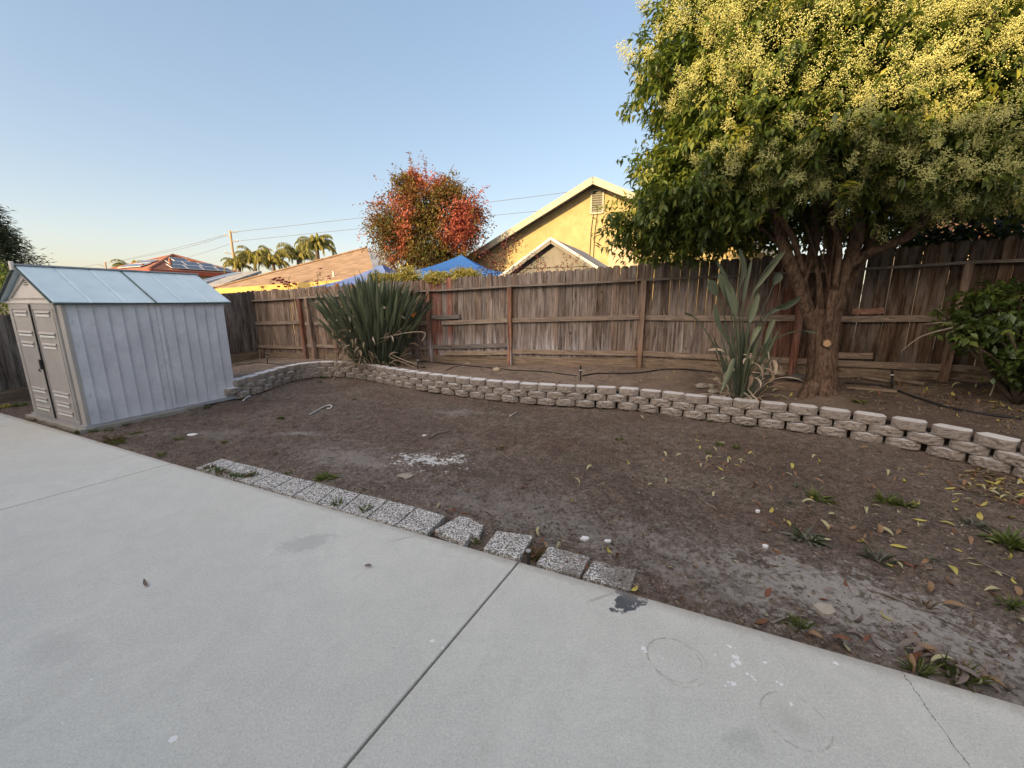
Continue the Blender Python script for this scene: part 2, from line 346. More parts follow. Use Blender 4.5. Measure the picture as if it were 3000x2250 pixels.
def mat_wood(name):
    """weathered boards; pcol carries each board's own hue, tint its random offset"""
    n = NT(name); t = n.attr('tint'); pc = n.attr('pcol', 'Color')
    off = n.n('ShaderNodeCombineXYZ', None, X=n.math('MULTIPLY', t, 37.0), Y=n.math('MULTIPLY', t, 11.0), Z=n.math('MULTIPLY', t, 23.0)).outputs[0]
    along = n.attr('along', 'Vector') if False else n.co
    p = n.vm('ADD', n.scale(along, (1, 1, .075)), off)
    g1 = n.noise(22, 6, .72, p, 'Fac', .6); g2 = n.noise(9, 4, .6, p, 'Fac', 1.2); fine = n.noise(120, 3, .7, p)
    c = n.mix(n.mr(g1, .39, .63), (0.046, 0.036, 0.032), (0.393, 0.348, 0.324))
    c = n.mix(n.mr(g2, .35, .68, 0, .7), c, (0.196, 0.149, 0.121))
    c = n.mix(1.0, c, pc, 'MULTIPLY')
    kn = n.vm('ADD', n.scale(n.co, (1, 1, .5)), off)
    kd = n.vor(3.6, kn); c = n.mix(n.mr(kd, .04, .085, .9, 0), c, (0.037, 0.027, 0.023))
    c = n.mix(n.mr(n.noise(2.2, 4, .6, n.vm('ADD', n.scale(n.co, (1, 1, .35)), off)), .5, .75, 0, .6), c, (0.065, 0.048, 0.040))
    c = n.mix(n.mr(n.noise(4.5, 5, .7, n.vm('ADD', n.scale(n.co, (1, 1, .22)), off)), .5, .62, 0, .5), c, n.mix(.5, c, (0.379, 0.334, 0.304)))
    # white water staining low on the boards of the middle bays
    z = n.n('ShaderNodeSeparateXYZ', None, Vector=n.co); X = z.outputs[0]; Z = z.outputs[2]
    zr = n.math('SUBTRACT', Z, n.math('MULTIPLY', X, .05))
    w = n.math('MULTIPLY', n.mr(n.math('ADD', zr, n.math('MULTIPLY', n.noise(20, 4, .7, p), .5)), 1.25, .85), n.math('MULTIPLY', n.mr(X, -3.6, -2.4), n.mr(X, 2.1, .9)))
    w = n.math('MULTIPLY', w, n.mr(n.noise(16, 4, .65, p), .45, .62))
    c = n.mix(n.math('MULTIPLY', w, .7), c, (0.603, 0.611, 0.646))
    return n.out(c, .88, n.bump(n.math('ADD', g1, n.math('MULTIPLY', fine, .3)), .6, .008), .2)
def mat_rail(name, dirx):
    n = NT(name); t = n.attr('tint'); pc = n.attr('pcol', 'Color')
    ang = math.atan2(dirx.y, dirx.x)
    p = n.n('ShaderNodeVectorRotate', {'rotation_type': 'Z_AXIS'}, Vector=n.co, Angle=-ang).outputs[0]
    p = n.vm('ADD', n.scale(p, (.07, 1, 1)), n.n('ShaderNodeCombineXYZ', None, X=n.math('MULTIPLY', t, 37.0), Z=n.math('MULTIPLY', t, 3.0)).outputs[0])
    g1 = n.noise(36, 6, .7, p, 'Fac', .8); g2 = n.noise(10, 3, .6, p)
    c = n.mix(n.mr(g1, .3, .7), (0.068, 0.055, 0.048), (0.419, 0.377, 0.336)); c = n.mix(n.mr(g2, .4, .7, 0, .6), c, (0.230, 0.189, 0.160))
    c = n.mix(1.0, c, pc, 'MULTIPLY')
    return n.out(c, .88, n.bump(g1, .6, .008), .2)
def mat_leaf(name, stops, rough=.45, tr=.25, spec=.4, trc=None):
    n = NT(name); t = n.attr('tint'); c = n.ramp(t, stops)
    c = n.mix(n.mr(n.noise(1.7, 2, .5), .4, .65, 0, .35), c, n.mix(.5, c, stops[0][1]))
    return n.out(c, rough, None, spec, 0, (tr, trc or n.mix(.5, c, (.25, .35, .03))))
def mat_bark():
    n = NT('bark'); p = n.scale(n.co, (1, 1, .35)); a = n.noise(26, 6, .7, p); b = n.noise(5, 4, .6)
    c = n.mix(n.mr(a, .38, .62), (0.052, 0.033, 0.023), (0.221, 0.145, 0.102)); c = n.mix(n.mr(b, .4, .7, 0, .5), c, (0.179, 0.119, 0.081))
    return n.out(c, .9, n.bump(a, 1.0, .035), .15)
def mat_stucco(name, c1, c2):
    n = NT(name); c = n.mix(n.mr(n.noise(3, 6, .7), .42, .62), c1, c2)
    return n.out(c, .92, n.bump(n.noise(30, 5, .7), .5, .02), .15)
def mat_shingle(name, c1, c2, dirx, s=.16):
    n = NT(name); ang = math.atan2(dirx.y, dirx.x)
    p = n.n('ShaderNodeVectorRotate', {'rotation_type': 'Z_AXIS'}, Vector=n.co, Angle=-ang).outputs[0]
    q = n.n('ShaderNodeSeparateXYZ', None, Vector=p).outputs
    row = n.math('FLOOR', n.math('DIVIDE', q[1], s)); fr = n.math('FRACT', n.math('DIVIDE', q[1], s))
    cell = n.math('FLOOR', n.math('ADD', n.math('DIVIDE', q[0], s*1.9), n.math('MULTIPLY', row, .37)))
    wn = n.n('ShaderNodeTexWhiteNoise', None, Vector=n.n('ShaderNodeCombineXYZ', None, X=cell, Y=row).outputs[0]).outputs[0]
    c = n.mix(wn, c1, c2); c = n.mix(n.mr(fr, .0, .16, .55, 0), c, (.06, .05, .045))
    c = n.mix(n.mr(n.noise(1.2, 4), .4, .7, 0, .3), c, c1)
    return n.out(c, .9, n.bump(fr, .4, .02), .15)
M_soil = mat_dirt(); M_bed = mat_bed(); M_conc = mat_concrete(); M_agg = mat_aggregate()
M_block = mat_block('split face block'); M_wood = mat_wood('weathered board')
M_bark = mat_bark()
# ================================================================ SETTING
gm = MB(); gm.add([(-900, -900, -.35), (900, -900, -.35), (900, 1500, -.35), (-900, 1500, -.35)], [(0, 1, 2, 3)])
ground = gm.build('ground', noisy('far ground', (.09, .08, .06), (.16, .14, .10), .6, .95, 0)); ground['kind'] = 'structure'
# patio edge line
E0 = G(222, 1272); E1 = G(2995, 2064); Ed = (E1-E0).normalized(); En = Vector((-Ed.y, Ed.x, 0))   # En points to the yard
if En.y < 0: En = -En
def edge(s, off=0.0): return E0+Ed*s+En*off
# wall and fence paths
WPX = [(701, 1168), (777, 1146), (846, 1118), (890, 1105), (935, 1100), (1014, 1103), (1077, 1112), (1156, 1130), (1251, 1147), (1336, 1158), (1408, 1169), (1531, 1181),
       (1625, 1189), (1770, 1193), (1879, 1201), (1987, 1221), (2096, 1233), (2199, 1246), (2389, 1266), (2452, 1280), (2588, 1299), (2741, 1329), (2859, 1360), (2994, 1402)]
WP = [G(u, v) for u, v in WPX]
WP += [WP[-1]+(WP[-1]-WP[-3]).normalized()*k for k in (.8, 2.0)]
W0 = WP[0]; WL = W0+Vector((-3.7, .3, 0))
FK = [  # x, y, base, bottom rail, top rail, board top
    (-7.03, 11.2, .03, .355, 1.60, 1.86), (0, 8.35, .30, .57, 1.89, 2.13), (2.37, 7.30, .41, .665, 1.96, 2.24),
    (4.90, 5.95, .50, .69, 2.03, 2.29), (5.9, 5.35, .56, .72, 2.08, 2.36), (9.0, 3.5, .62, .74, 2.1, 2.4)]
FS = [0]
for a, b in zip(FK, FK[1:]): FS.append(FS[-1]+math.hypot(b[0]-a[0], b[1]-a[1]))
def fence(s):
    i = max(k for k in range(len(FS)-1) if FS[k] <= max(s, 0) or k == 0); t = (s-FS[i])/(FS[i+1]-FS[i])
    v = [FK[i][k]+(FK[i+1][k]-FK[i][k])*t for k in range(6)]
    d = Vector((FK[i+1][0]-FK[i][0], FK[i+1][1]-FK[i][1], 0)).normalized(); return v, d, Vector((d.y, -d.x, 0))
def fence_s_at_px(u):
    best = min(np.arange(0, FS[-1], .01), key=lambda s: abs(fence_u(s)-u)); return float(best)
def proj(p):
    x, y, z = p[0], p[1], p[2]-H; d = y*ct-z*st; return 1500+F*x/d, 1125+F*(-(z*ct+y*st))/d
def fence_u(s):
    v, d, n = fence(s); return proj((v[0], v[1], 1.2))[0]
def resample(P, ds):
    out = [P[0]]; acc = 0
    for a, b in zip(P, P[1:]):
        L_ = (b-a).length; t = ds-acc
        while t <= L_: out.append(a.lerp(b, t/L_)); t += ds
        acc = L_-(t-ds)
    return out
WS = resample(WP, .06)
for _ in range(75): WS = [WS[0]]+[(a+b*2+c)/4 for a, b, c in zip(WS, WS[1:], WS[2:])]+[WS[-1]]
def wnear(p): return min((Vector((q.x-p[0], q.y-p[1], 0)).length for q in WS))
# ---- bed (raised soil between block wall and fence): ruled surface
Wpts = [WL.lerp(W0, k/8) for k in range(8)]+WS[::2]+[WS[-1]]
m0 = len(Wpts)
Fp = []
flL = Vector((-8.3, 6.9, 0)); flC = Vector((-7.03, 11.2, 0))
def sfence(p):   # nearest point on the fence
    best = None
    for k in range(0, int(FS[-1]*20)):
        v, d, n = fence(k/20); dd = (v[0]-p.x)**2+(v[1]-p.y)**2
        if best is None or dd < best[0]: best = (dd, Vector((v[0], v[1], v[2])))
    return best[1]
kc = min(range(m0), key=lambda i: (Wpts[i]-G(935, 1100)).length)
kr = kc+30
svR = sfence(Wpts[kr]); sR = math.hypot(svR.x-FK[0][0], svR.y-FK[0][1])
for i, w in enumerate(Wpts):
    if i < kc: q = flL.lerp(flC, i/kc); q.z = .03-.12*(1-i/kc)
    elif i < kr:
        v, d, n = fence(sR*(i-kc)/(kr-kc)); q = Vector((v[0], v[1], v[2]))
    else: q = sfence(w)
    Fp.append(q)
gt = 70; V = []; Fc = []
for i, (w, q) in enumerate(zip(Wpts, Fp)):
    dirn = Vector((q.x-w.x, q.y-w.y, 0)).normalized(); a = Vector((w.x, w.y, .25))+dirn*.13; b = Vector((q.x, q.y, q.z))+dirn*.35
    for j in range(gt+1):
        t = j/gt; p = a.lerp(b, t); tt = t*t*(3-2*t); p.z = .25+(q.z-.25)*tt
        p.z += (.045*noise.noise(Vector((p.x*1.6, p.y*1.6, 3)))+.02*noise.noise(p*6)+.01*noise.noise(p*17))*min(1, t*6+.2)
        V.append(tuple(p))
for i in range(len(Wpts)-1):
    for j in range(gt):
        k = i*(gt+1)+j; Fc.append((k, k+gt+1, k+gt+2, k+1))
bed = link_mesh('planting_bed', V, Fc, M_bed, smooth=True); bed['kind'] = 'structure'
# ---- yard soil: fine grid from the patio edge to under the wall
yx0, yx1, st_ = -9.5, 9.5, .03
def soilz(x, y):
    p = Vector((x, y, 0))
    z = -.024+.028*noise.noise(p*1.1)+.020*noise.noise(p*4)+.014*noise.noise(p*12)+.008*abs(noise.noise(p*27))+.005*noise.noise(p*45)
    return z
na = int((16.5)/st_); V = []
SA = -3.2
rows = []
for i in range(na+1):
    s = SA+i*st_; base = edge(s)
    # distance across to the wall line
    rows.append(base)
nb = 190
acr = 6.6
for i in range(na+1):
    for j in range(nb+1):
        t = (j/nb); o = -.10+acr*(t**1.25); p = rows[i]+En*o
        V.append((p.x, p.y, soilz(p.x, p.y)-(.03 if o < 0 else .012*max(0, 1-o/.08))))
idx = np.arange((na+1)*(nb+1)).reshape(na+1, nb+1)
Fc = np.stack([idx[:-1, :-1], idx[1:, :-1], idx[1:, 1:], idx[:-1, 1:]], -1).reshape(-1, 4)
soil = link_mesh('yard_soil', V, Fc, M_soil, smooth=True); soil['kind'] = 'structure'
# ---- patio slabs
J1a = G(1520, 1645); J1b = G(1015, 2240); J2a = G(504, 1357); J2b = G(0, 1494)
j1 = (J1b-J1a).normalized(); j2 = (J2b-J2a).normalized(); j0 = -D1
g = .006; back = 7.0
def slabpoly(aL, dL, aR, dR):
    return [aL+Ed*g, aR-Ed*g, aR-Ed*g+dR*back, aL+Ed*g+dL*back]
far_l = edge(-3.6); far_r = edge(11.5); J3a = G(77, 1236)
pm = MB()
for aL, dL, aR, dR in ((far_l, j0, edge((J3a-E0).dot(Ed)), j0), (edge((J3a-E0).dot(Ed)), j0, J2a, j2), (J2a, j2, J1a, j1), (J1a, j1, far_r, j0)):
    q = slabpoly(aL, dL, aR, dR); q = [Vector((p.x, p.y, -.12)) for p in q]
    pm.prism(q, (0, 0, .12))
patio = pm.build('patio', M_conc, bevel=.006); patio['kind'] = 'structure'
jm = MB(); q = [far_l-En*.02, far_r-En*.02, far_r-En*9, far_l-En*9]
jm.add([(p.x, p.y, -.03) for p in q], [(0, 1, 2, 3)]); jo = jm.build('patio_joint_fill', noisy('joint fill', (.03, .027, .024), (.07, .06, .05), 40, .95, .3)); jo['kind'] = 'structure'
# left strip of soil by the left fence and shed pad
pm = MB(); a = G(103, 1217); c = G(262, 1257); b = G(696, 1166); d = a+(b-c)
cc = (a+b)/2
SHF = c-D1*0; 
SHO = Vector(c)
def shp(x, y, z): return SHO+D2*x+D1*y+UP*z     # shed frame: x across the front towards the left, y back
SW = (a-c).dot(D2); SD = (b-c).dot(D1)
q = [shp(-.05, -.10, 0), shp(SW+.06, -.10, 0), shp(SW+.06, SD+.1, 0), shp(-.02, SD*.72, 0), shp(-.10, SD*.45, 0), shp(-.08, SD*.2, 0)]
pm.prism([Vector((p.x, p.y, -.08)) for p in q], (0, 0, .105)); pad = pm.build('shed_pad', noisy('old pad concrete', (.27, .25, .22), (.40, .38, .34), 5, .9, .3), bevel=.006); pad['kind'] = 'structure'
bvhs = []
def bvh_of(o):
    me = o.data; off = Vector(o.location); vs = [v.co+off for v in me.vertices]; return BVHTree.FromPolygons(vs, [tuple(p.vertices) for p in me.polygons])
bvhs = [bvh_of(bed), bvh_of(soil), bvh_of(patio)]
def drop(u, v):
    d = ray(u, v).normalized(); best = None
    for b in bvhs:
        h = b.ray_cast(Vector((0, 0, H)), d)
        if h[0] is not None and (best is None or h[3] < best[1]): best = (h[0], h[3], h[1])
    return best[0] if best else G(u, v)
def zat(x, y):
    best = -.1
    for b in bvhs[:2]:
        h = b.ray_cast(Vector((x, y, 5)), Vector((0, 0, -1)))
        if h[0] is not None: best = max(best, h[0].z)
    return best
# ================================================================ BLOCK WALL
LW = [0]
for a, b in zip(WS, WS[1:]): LW.append(LW[-1]+(b-a).length)
def wat(s):
    s = min(max(s, 0), LW[-1]-1e-4); i = int(np.searchsorted(LW, s, side='right'))-1; i = min(i, len(WS)-2)
    t = (s-LW[i])/(LW[i+1]-LW[i]); p = WS[i].lerp(WS[i+1], t)
    a = WS[max(i-2, 0)]; b = WS[min(i+3, len(WS)-1)]; d = (b-a).normalized(); return p, d
def block_mesh(name, seed, w=.296, h=.100, dpt=.19, rough=.011, chip=False):
    nx, nz = 14, 7; V = []; Fc = []; rr = random.Random(seed); off = Vector((seed*7.3, seed*1.7, 0))
    for j in range(nz+1):
        for i in range(nx+1):
            x = -w/2+w*i/nx; z = h*j/nz; e = abs(x)/(w/2); y = 0
            y += .050*max(0, (e-.62)/.38)        # chamfered ends
            ez = abs(z-h/2)/(h/2); y += .008*max(0, (ez-.7)/.3)**1.5
            if ez < .999 : y += 1.25*rough*noise.noise(Vector((x*22, z*30, 0))+off)+.007*noise.noise(Vector((x*60, z*70, 0))+off)+.004*noise.noise(Vector((x*130, z*130, 0))+off)
            else: y += .004*noise.noise(Vector((x*40, z*5, 0))+off)
            V.append((x+.004*noise.noise(Vector((x*30, z*30, 5))+off), y, z))
    n1 = nx+1
    for j in range(nz):
        for i in range(nx): Fc.append((j*n1+i, j*n1+i+1, (j+1)*n1+i+1, (j+1)*n1+i))
    wb = w*.40; b = len(V); V += [(-w/2, .085, 0), (-w/2, .085, h), (w/2, .085, 0), (w/2, .085, h), (-wb, dpt, 0), (-wb, dpt, h), (wb, dpt, 0), (wb, dpt, h)]
    L = [j*n1 for j in range(nz+1)]; Rr = [j*n1+nx for j in range(nz+1)]
    Fc.append(tuple(L+[b+1, b])); Fc.append(tuple(reversed(Rr+[b+3, b+2])))
    Fc.append((b, b+1, b+5, b+4)); Fc.append((b+2, b+6, b+7, b+3)); Fc.append((b+4, b+5, b+7, b+6))
    top = [nz*n1+i for i in range(nx+1)]; Fc.append(tuple(top+[b+3, b+7, b+5, b+1])); bot = [i for i in range(nx+1)]; Fc.append(tuple(reversed(bot+[b+2, b+6, b+4, b])))
    me = bpy.data.meshes.new(name); me.from_pydata(V, [], Fc); me.update(); me.materials.append(M_block); return me
caps = [block_mesh('cap_block', k, rough=.010) for k in range(8)]; lows = [block_mesh('wall_block', 20+k, rough=.017) for k in range(8)]
wall = empty('retaining_wall', wat(LW[-1]/2)[0], 'low curved retaining wall of grey split face concrete blocks in three courses', 'retaining wall')
pitch = .308
slots = [.15]
while slots[-1] < LW[-1]:
    _, d0_ = wat(slots[-1]); _, dn = wat(slots[-1]+.3); turn = abs(d0_.angle(dn)); slots.append(slots[-1]+pitch*random.uniform(.995, 1.01)*(1-.5*max(0, min(1, (turn-.22)/.5))))
for course in range(3):
    ss = slots if course != 1 else [slots[0]-.15]+[(a+b)/2 for a, b in zip(slots, slots[1:])]
    for s in ss:
        if s < 0: continue
        s += random.uniform(-.006, .006)
        p, d = wat(s); nn = Vector((-d.y, d.x, 0)); cap = course == 2; me = random.choice(caps if cap else lows)
        o = bpy.data.objects.new('cap_block' if cap else 'wall_block', me); COL.objects.link(o)
        z = (-.012, .0925, .197)[course]; q = p+nn*(.004+.014*course+random.uniform(-.008, .008))
        setparent(o, wall, Vector((q.x, q.y, z+random.uniform(-.002, .002))))
        o.rotation_euler = (random.uniform(-.02, .02), random.uniform(-.015, .015), math.atan2(d.y, d.x)+random.uniform(-.04, .04))
        sc = random.uniform(.95, 1.0); o.scale = (sc, 1, random.uniform(.97, 1.02) if not cap else 1.05)
# leftover loose block lying at the left end
# ================================================================ FENCES
def mulc(a, b): return tuple(x*y for x, y in zip(a, b))
def board(mb, p, d, n, w, z0, z1, c, t, th=.016, lean=0.0, earless=False):
    """one dog-eared board whose inner face is at p, along d, outward normal n towards the camera"""
    e = .028; L = z1-z0
    prof = [(-w/2, 0), (w/2, 0), (w/2, L-e*1.3), (w/2-e, L), (-w/2+e, L), (-w/2, L-e*1.3)]
    P0 = Vector((p[0], p[1], z0)); k_ = .009
    bk_ = [P0+d*(x+lean*z)+UP*z-n*th for x, z in prof]; md = [q+n*(th*.45) for q in bk_]
    fr_ = [P0+d*((x-k_*(1 if x > 0 else -1))+lean*z)+UP*(z-(k_*.5 if z > L*.5 else 0)) for x, z in prof]
    m6 = 6; vs = bk_+md+fr_
    mb.add(vs, [tuple(range(6)), tuple(range(17, 11, -1))]+[(i+o_, i+6+o_, (i+1) % 6+6+o_, (i+1) % 6+o_) for o_ in (0, 6) for i in range(6)], t=t, c=c)
fdir = Vector((FK[1][0]-FK[0][0], FK[1][1]-FK[0][1], 0)).normalized()
M_rail = mat_rail('weathered rail', fdir); M_post = M_wood
fnc = empty('wooden_fence', (0, 8.35, .3), 'long weathered brown wooden fence with dog eared boards and rails behind the block wall', 'fence')
GREY = (.98, .95, .92); BRN = (.92, .82, .72); RED = (1.25, .66, .52); POSTR = (1.0, .55, .42); POSTB = (1.15, .88, .68)
sP = {k: fence_s_at_px(u) for k, u in dict(a=890, b=917, c=985, d=1222, e=1262, f=1497, g=1881, h=2335, i=2790).items()}
bays = [(-0.04, sP['a']), (sP['a'], sP['e']), (sP['e'], sP['f']), (sP['f'], sP['g']), (sP['g'], sP['h']), (sP['h'], sP['i']), (sP['i'], FS[-1])]
rr = random.Random(5)
for bi, (s0, s1) in enumerate(bays):
    pn = MB(); s = s0; bw = .142
    nb_ = max(1, round((s1-s0)/bw)); bw = (s1-s0)/nb_
    for k in range(nb_):
        sm = s0+(k+.5)*bw; v, d, n = fence(sm); u = fence_u(sm)
        x, y, zb, zr, zt, ztop = v
        if 1262 < u < 1325: c = mulc(RED, [rr.uniform(.9, 1.2)]*3) if rr.random() < .75 else GREY
        elif 1180 < u < 1262: c = mulc(BRN, (1, .85, .8))
        elif 2250 < u < 2345: c = (.66, .38, .30)
        elif u < 1000: c = mulc((1.06, .93, .79), [rr.uniform(.75, 1.2)]*3)
        elif u > 2345: c = mulc((.56, .43, .32), [rr.uniform(.6, 1.1)]*3)  # boards behind the big tree: its shade is put into their colour
        else: c = mulc(rr.choice([GREY, BRN, GREY, (1.0, .92, .84)]), [rr.uniform(.75, 1.2)]*3)
        jit = rr.uniform(-.018, .018); gap = rr.choice([.001, .001, .001, .004]) if u > 1500 else .0005
        if u > 2350: gap = rr.choice([.001, .002, .004, .006])
        lean = rr.uniform(-.004, .004); top = ztop+jit
        if 836 < u < 862: lean = -.012; top -= .03
        dof = .018*rr.random(); board(pn, (x-n.x*dof, y-n.y*dof), d, n, bw-gap, zb+.15+rr.uniform(-.01, .01), top, c, rr.random(), lean=lean)
    pn.build('board_panel', M_wood, fnc, tint=True, col=True)
    # rails
    def rail(sa, sb, za, zb_, hh, dep, c, off=0.0, name='rail', z0=None):
        va, d, n = fence(sa); vb, _, _ = fence(sb); mb = MB()
        A = Vector((va[0], va[1], 0))+n*(dep/2+.001+off); B = Vector((vb[0], vb[1], 0))+n*(dep/2+.001+off)
        A.z = va[za]+(z0[0] if z0 else 0); B.z = vb[za]+(z0[1] if z0 else 0)
        segs = 6; sag = rr.uniform(.0, .012)
        P = [A.lerp(B, t/segs)-UP*(sag*4*(t/segs)*(1-t/segs)) for t in range(segs+1)]; tt = rr.random()
        for a_, b_ in zip(P, P[1:]): mb.bar(a_, b_+(b_-a_).normalized()*.0005, dep, hh, t=tt, c=c)
        return mb.build(name, M_rail, fnc, tint=True, col=True)
    cr = rr.choice([(1.0, .9, .8), (1.1, 1, .9)])
    rail(s0, s1, 4, 4, .038, .088, (.9, .86, .8), name='top_rail')
    if bi == 2:
        rail(s0+.30, s1-.045, 3, 3, .085, .038, cr, name='middle_rail', z0=(.60, .64)); rail(s0+.045, s0+.75, 3, 3, .085, .036, (.7, .72, .72), name='middle_rail', z0=(.73, .735))
        rail(s0+.045, s1-.045, 3, 3, .085, .038, (.75, .75, .75), name='bottom_rail', z0=(.06, .13)); rail(s0+.35, s1-.045, 3, 3, .085, .03, (1.25, 1.1, .9), off=.012, name='bottom_rail', z0=(-.07, -.02))
    elif bi == 1:
        for q0, q1 in ((s0+.05, sP['b']-.03), (sP['b']+.05, sP['c']-.04), (sP['c']+.05, s1-.06)):
            rail(q0, q1, 3, 3, .085, .038, cr, name='middle_rail', z0=(.62, .60)); rail(q0, q1, 3, 3, .085, .038, cr, name='bottom_rail', z0=(.06, .04))
    else:
        e0 = .045 if bi else .0
        rail(s0+e0, s1-.045, 3, 3, .088, .038, cr, name='middle_rail', z0=(.64, .655)); rail(s0+e0, s1-.045, 3, 3, .088, .038, (1.15, 1.0, .85), name='bottom_rail')
    if bi == 5:
        qa, qb = fence_s_at_px(2488), fence_s_at_px(2578); rail(qa, qb, 3, 3, .08, .036, (1.2, .75, .6), name='middle_rail', z0=(.76, .77), off=.002)
        qa, qb = fence_s_at_px(2462), fence_s_at_px(2568); rail(qa, qb, 3, 3, .085, .036, (1.1, .95, .8), name='bottom_rail', z0=(.12, .125), off=.002)
    # kick board under the boards
    va, d, n = fence(s0); vb, _, _ = fence(s1); mb = MB()
    A = Vector((va[0], va[1], va[2]+.03))-n*.02; B = Vector((vb[0], vb[1], vb[2]+.03))-n*.02
    mb.bar(A, B, .036, .26, t=rr.random(), c=(.95, .82, .66)); mb.build('kick_board', M_rail, fnc, tint=True, col=True)
def post(s, c, w=.085, top=-.02, lean=(0, 0), off=.0, h=None):
    v, d, n = fence(s); p = Vector((v[0], v[1], v[2]-.2))+n*(w/2+.002+off); q = Vector((v[0], v[1], (v[4]+top) if h is None else v[2]+h))+n*(w/2+.002+off)
    q += d*lean[0]+n*lean[1]; mb = MB(); mb.bar(p, q, w, w, up=n, t=rr.random(), c=c); mb.build('post', M_post, fnc, tint=True, col=True, bevel=.003)
post(sP['a'], POSTR, lean=(-.06, 0)); post(sP['b']+.05, (1.1, .9, .75), .085, lean=(-.14, 0), off=.04); post(sP['c'], (1.1, .8, .65), h=.95)
post(sP['d'], (1.0, .82, .7)); post(sP['e'], (.9, .55, .45)); post(sP['f'], (1.3, .78, .55)); post(sP['g'], POSTB, .09); post(sP['h'], (1.15, .60, .45), lean=(.02, 0)); post(sP['i'], POSTB)
# left-hand fence, seen from its outer face: boards only, with retaining plank below
lf = empty('wooden_fence', (-7.8, 9, 0), 'dark grey weathered plank fence running behind the plastic shed, taller boards over a retaining plank', 'fence')
c0 = Vector((-7.03, 11.2, 0)); c1 = Vector((-8.85, 4.4, 0)); Lf = (c1-c0).length; d = (c1-c0).normalized(); n = Vector((-d.y, d.x, 0))
if n.x < 0: n = -n
def leftz(s):
    t = s/4.96; return (.0-.10*t, 1.86-.50*t)
k = int(Lf/.142); pn = MB()
for i in range(k):
    s = -.02+i*.142; p = c0+d*s; zb, zt = leftz(s); g_ = rr.uniform(.55, .85)
    board(pn, (p.x, p.y), d, n, .14, zb+.25, zt+rr.uniform(-.015, .015), (.9*g_, .88*g_, .86*g_), rr.random())
pn.build('board_panel', M_wood, lf, tint=True, col=True)
mb = MB(); mb.bar(c0+n*-.02+UP*.12, c1-n*.02+UP*-.03, .04, .30, t=.3, c=(.8, .68, .55)); mb.build('retaining_plank', mat_rail('plank', d), lf, tint=True, col=True)
# low end post at the fence corner
mb = MB(); q = c0+fdir*.12+Vector((fdir.y, -fdir.x, 0))*.06
mb.bar(q-UP*.1, q+UP*.28, .09, .09, up=fdir, t=.3, c=(1.1, .9, .7)); mb.build('post', M_wood, fnc, tint=True, col=True)
# ================================================================ SHED
def mat_plastic(name, c1, c2, dirt, obj=True):
    n = NT(name); f = n.noise(3.5, 5, .6); c = n.mix(n.mr(f, .35, .65), c1, c2)
    c = n.mix(n.mr(n.noise(14, 6, .7), .52, .78, 0, .2), c, dirt)
    st_ = n.noise(9, 5, .6, n.scale(n.co, (1, 1, .15))); c = n.mix(n.mr(st_, .6, .85, 0, .15), c, n.mix(.5, c, dirt))
    return n, c
n_, c_ = mat_plastic('grey shed plastic', (0.565, 0.575, 0.619), (0.695, 0.706, 0.749), (0.799, 0.799, 0.799)); M_sgrey = n_.out(c_, .55, None, .4)
n_, c_ = mat_plastic('taupe shed plastic', (0.382, 0.358, 0.336), (0.445, 0.416, 0.392), (0.278, 0.249, 0.227)); M_staupe = n_.out(c_, .55, n_.bump(n_.noise(200, 3), .15, .003), .4)
n_, c_ = mat_plastic('pale shed plastic', (0.672, 0.624, 0.576), (0.756, 0.708, 0.660), (0.504, 0.456, 0.408)); M_spale = n_.out(c_, .55, None, .4)
n_, c_ = mat_plastic('shed roof plastic', (0.493, 0.616, 0.678), (0.567, 0.690, 0.751), (0.407, 0.493, 0.530)); M_sroof = n_.out(c_, .5, n_.bump(n_.noise(200, 3), .15, .003), .4)
M_green = noisy('dark green trim', (.05, .075, .07), (.09, .12, .11), 12, .6, .1)
M_dark = noisy('black plastic', (.012, .012, .013), (.03, .03, .03), 20, .5, .1)
M_white = noisy('white vent slats', (.78, .78, .76), (.84, .84, .82), 20, .6, 0)
shed = empty('storage_shed', shp(SW/2, SD/2, 0), 'grey and taupe plastic storage shed with pitched roof, double doors and ribbed side', 'shed')
ZB, ZE, ZR = .04, 1.575, 2.0
# right side wall: ribbed, with two real panels; slight dent bump near the rear top
m = MB(); N = 260; Hn = 26; ribs = 13; P = []
for j in range(Hn+1):
    for i in range(N+1):
        y = SD*i/N; z = ZB+(ZE-ZB)*j/Hn; ph = (i/N*ribs) % 1.0; k_ = int(i/N*ribs)
        rib = 0.0
        mn = min(ph, 1-ph)
        rib = -.026*max(0, min(1, (.13-mn)/.03))+.006*max(0, 1-abs(mn-.16)/.04)
        if z > ZE-.06 or z < ZB+.05: rib *= .4
        dent = .018*math.exp(-((z-(1.42-.10*(y/SD-.75)/.25))/.03)**2)*max(0, min(1, (y/SD-.70)*8))-.012*math.exp(-((z-1.33)/.05)**2)*max(0, min(1, (y/SD-.78)*8))
        P.append(shp(-rib*0-(.0+rib+dent), y, z))
idx = lambda i, j: j*(N+1)+i
Fq = [(idx(i, j), idx(i+1, j), idx(i+1, j+1), idx(i, j+1)) for j in range(Hn) for i in range(N)]
m.add(P, Fq)
sw = m.build('side_wall', M_sgrey, shed, smooth=True)
m = MB(); m.box(shp(.03-.004, SD*.5, (ZB+ZE)/2)+(-D2)*.022, D1, D2, UP, .002, .004, (ZE-ZB)/2); m.build('panel_seam', M_dark, shed)
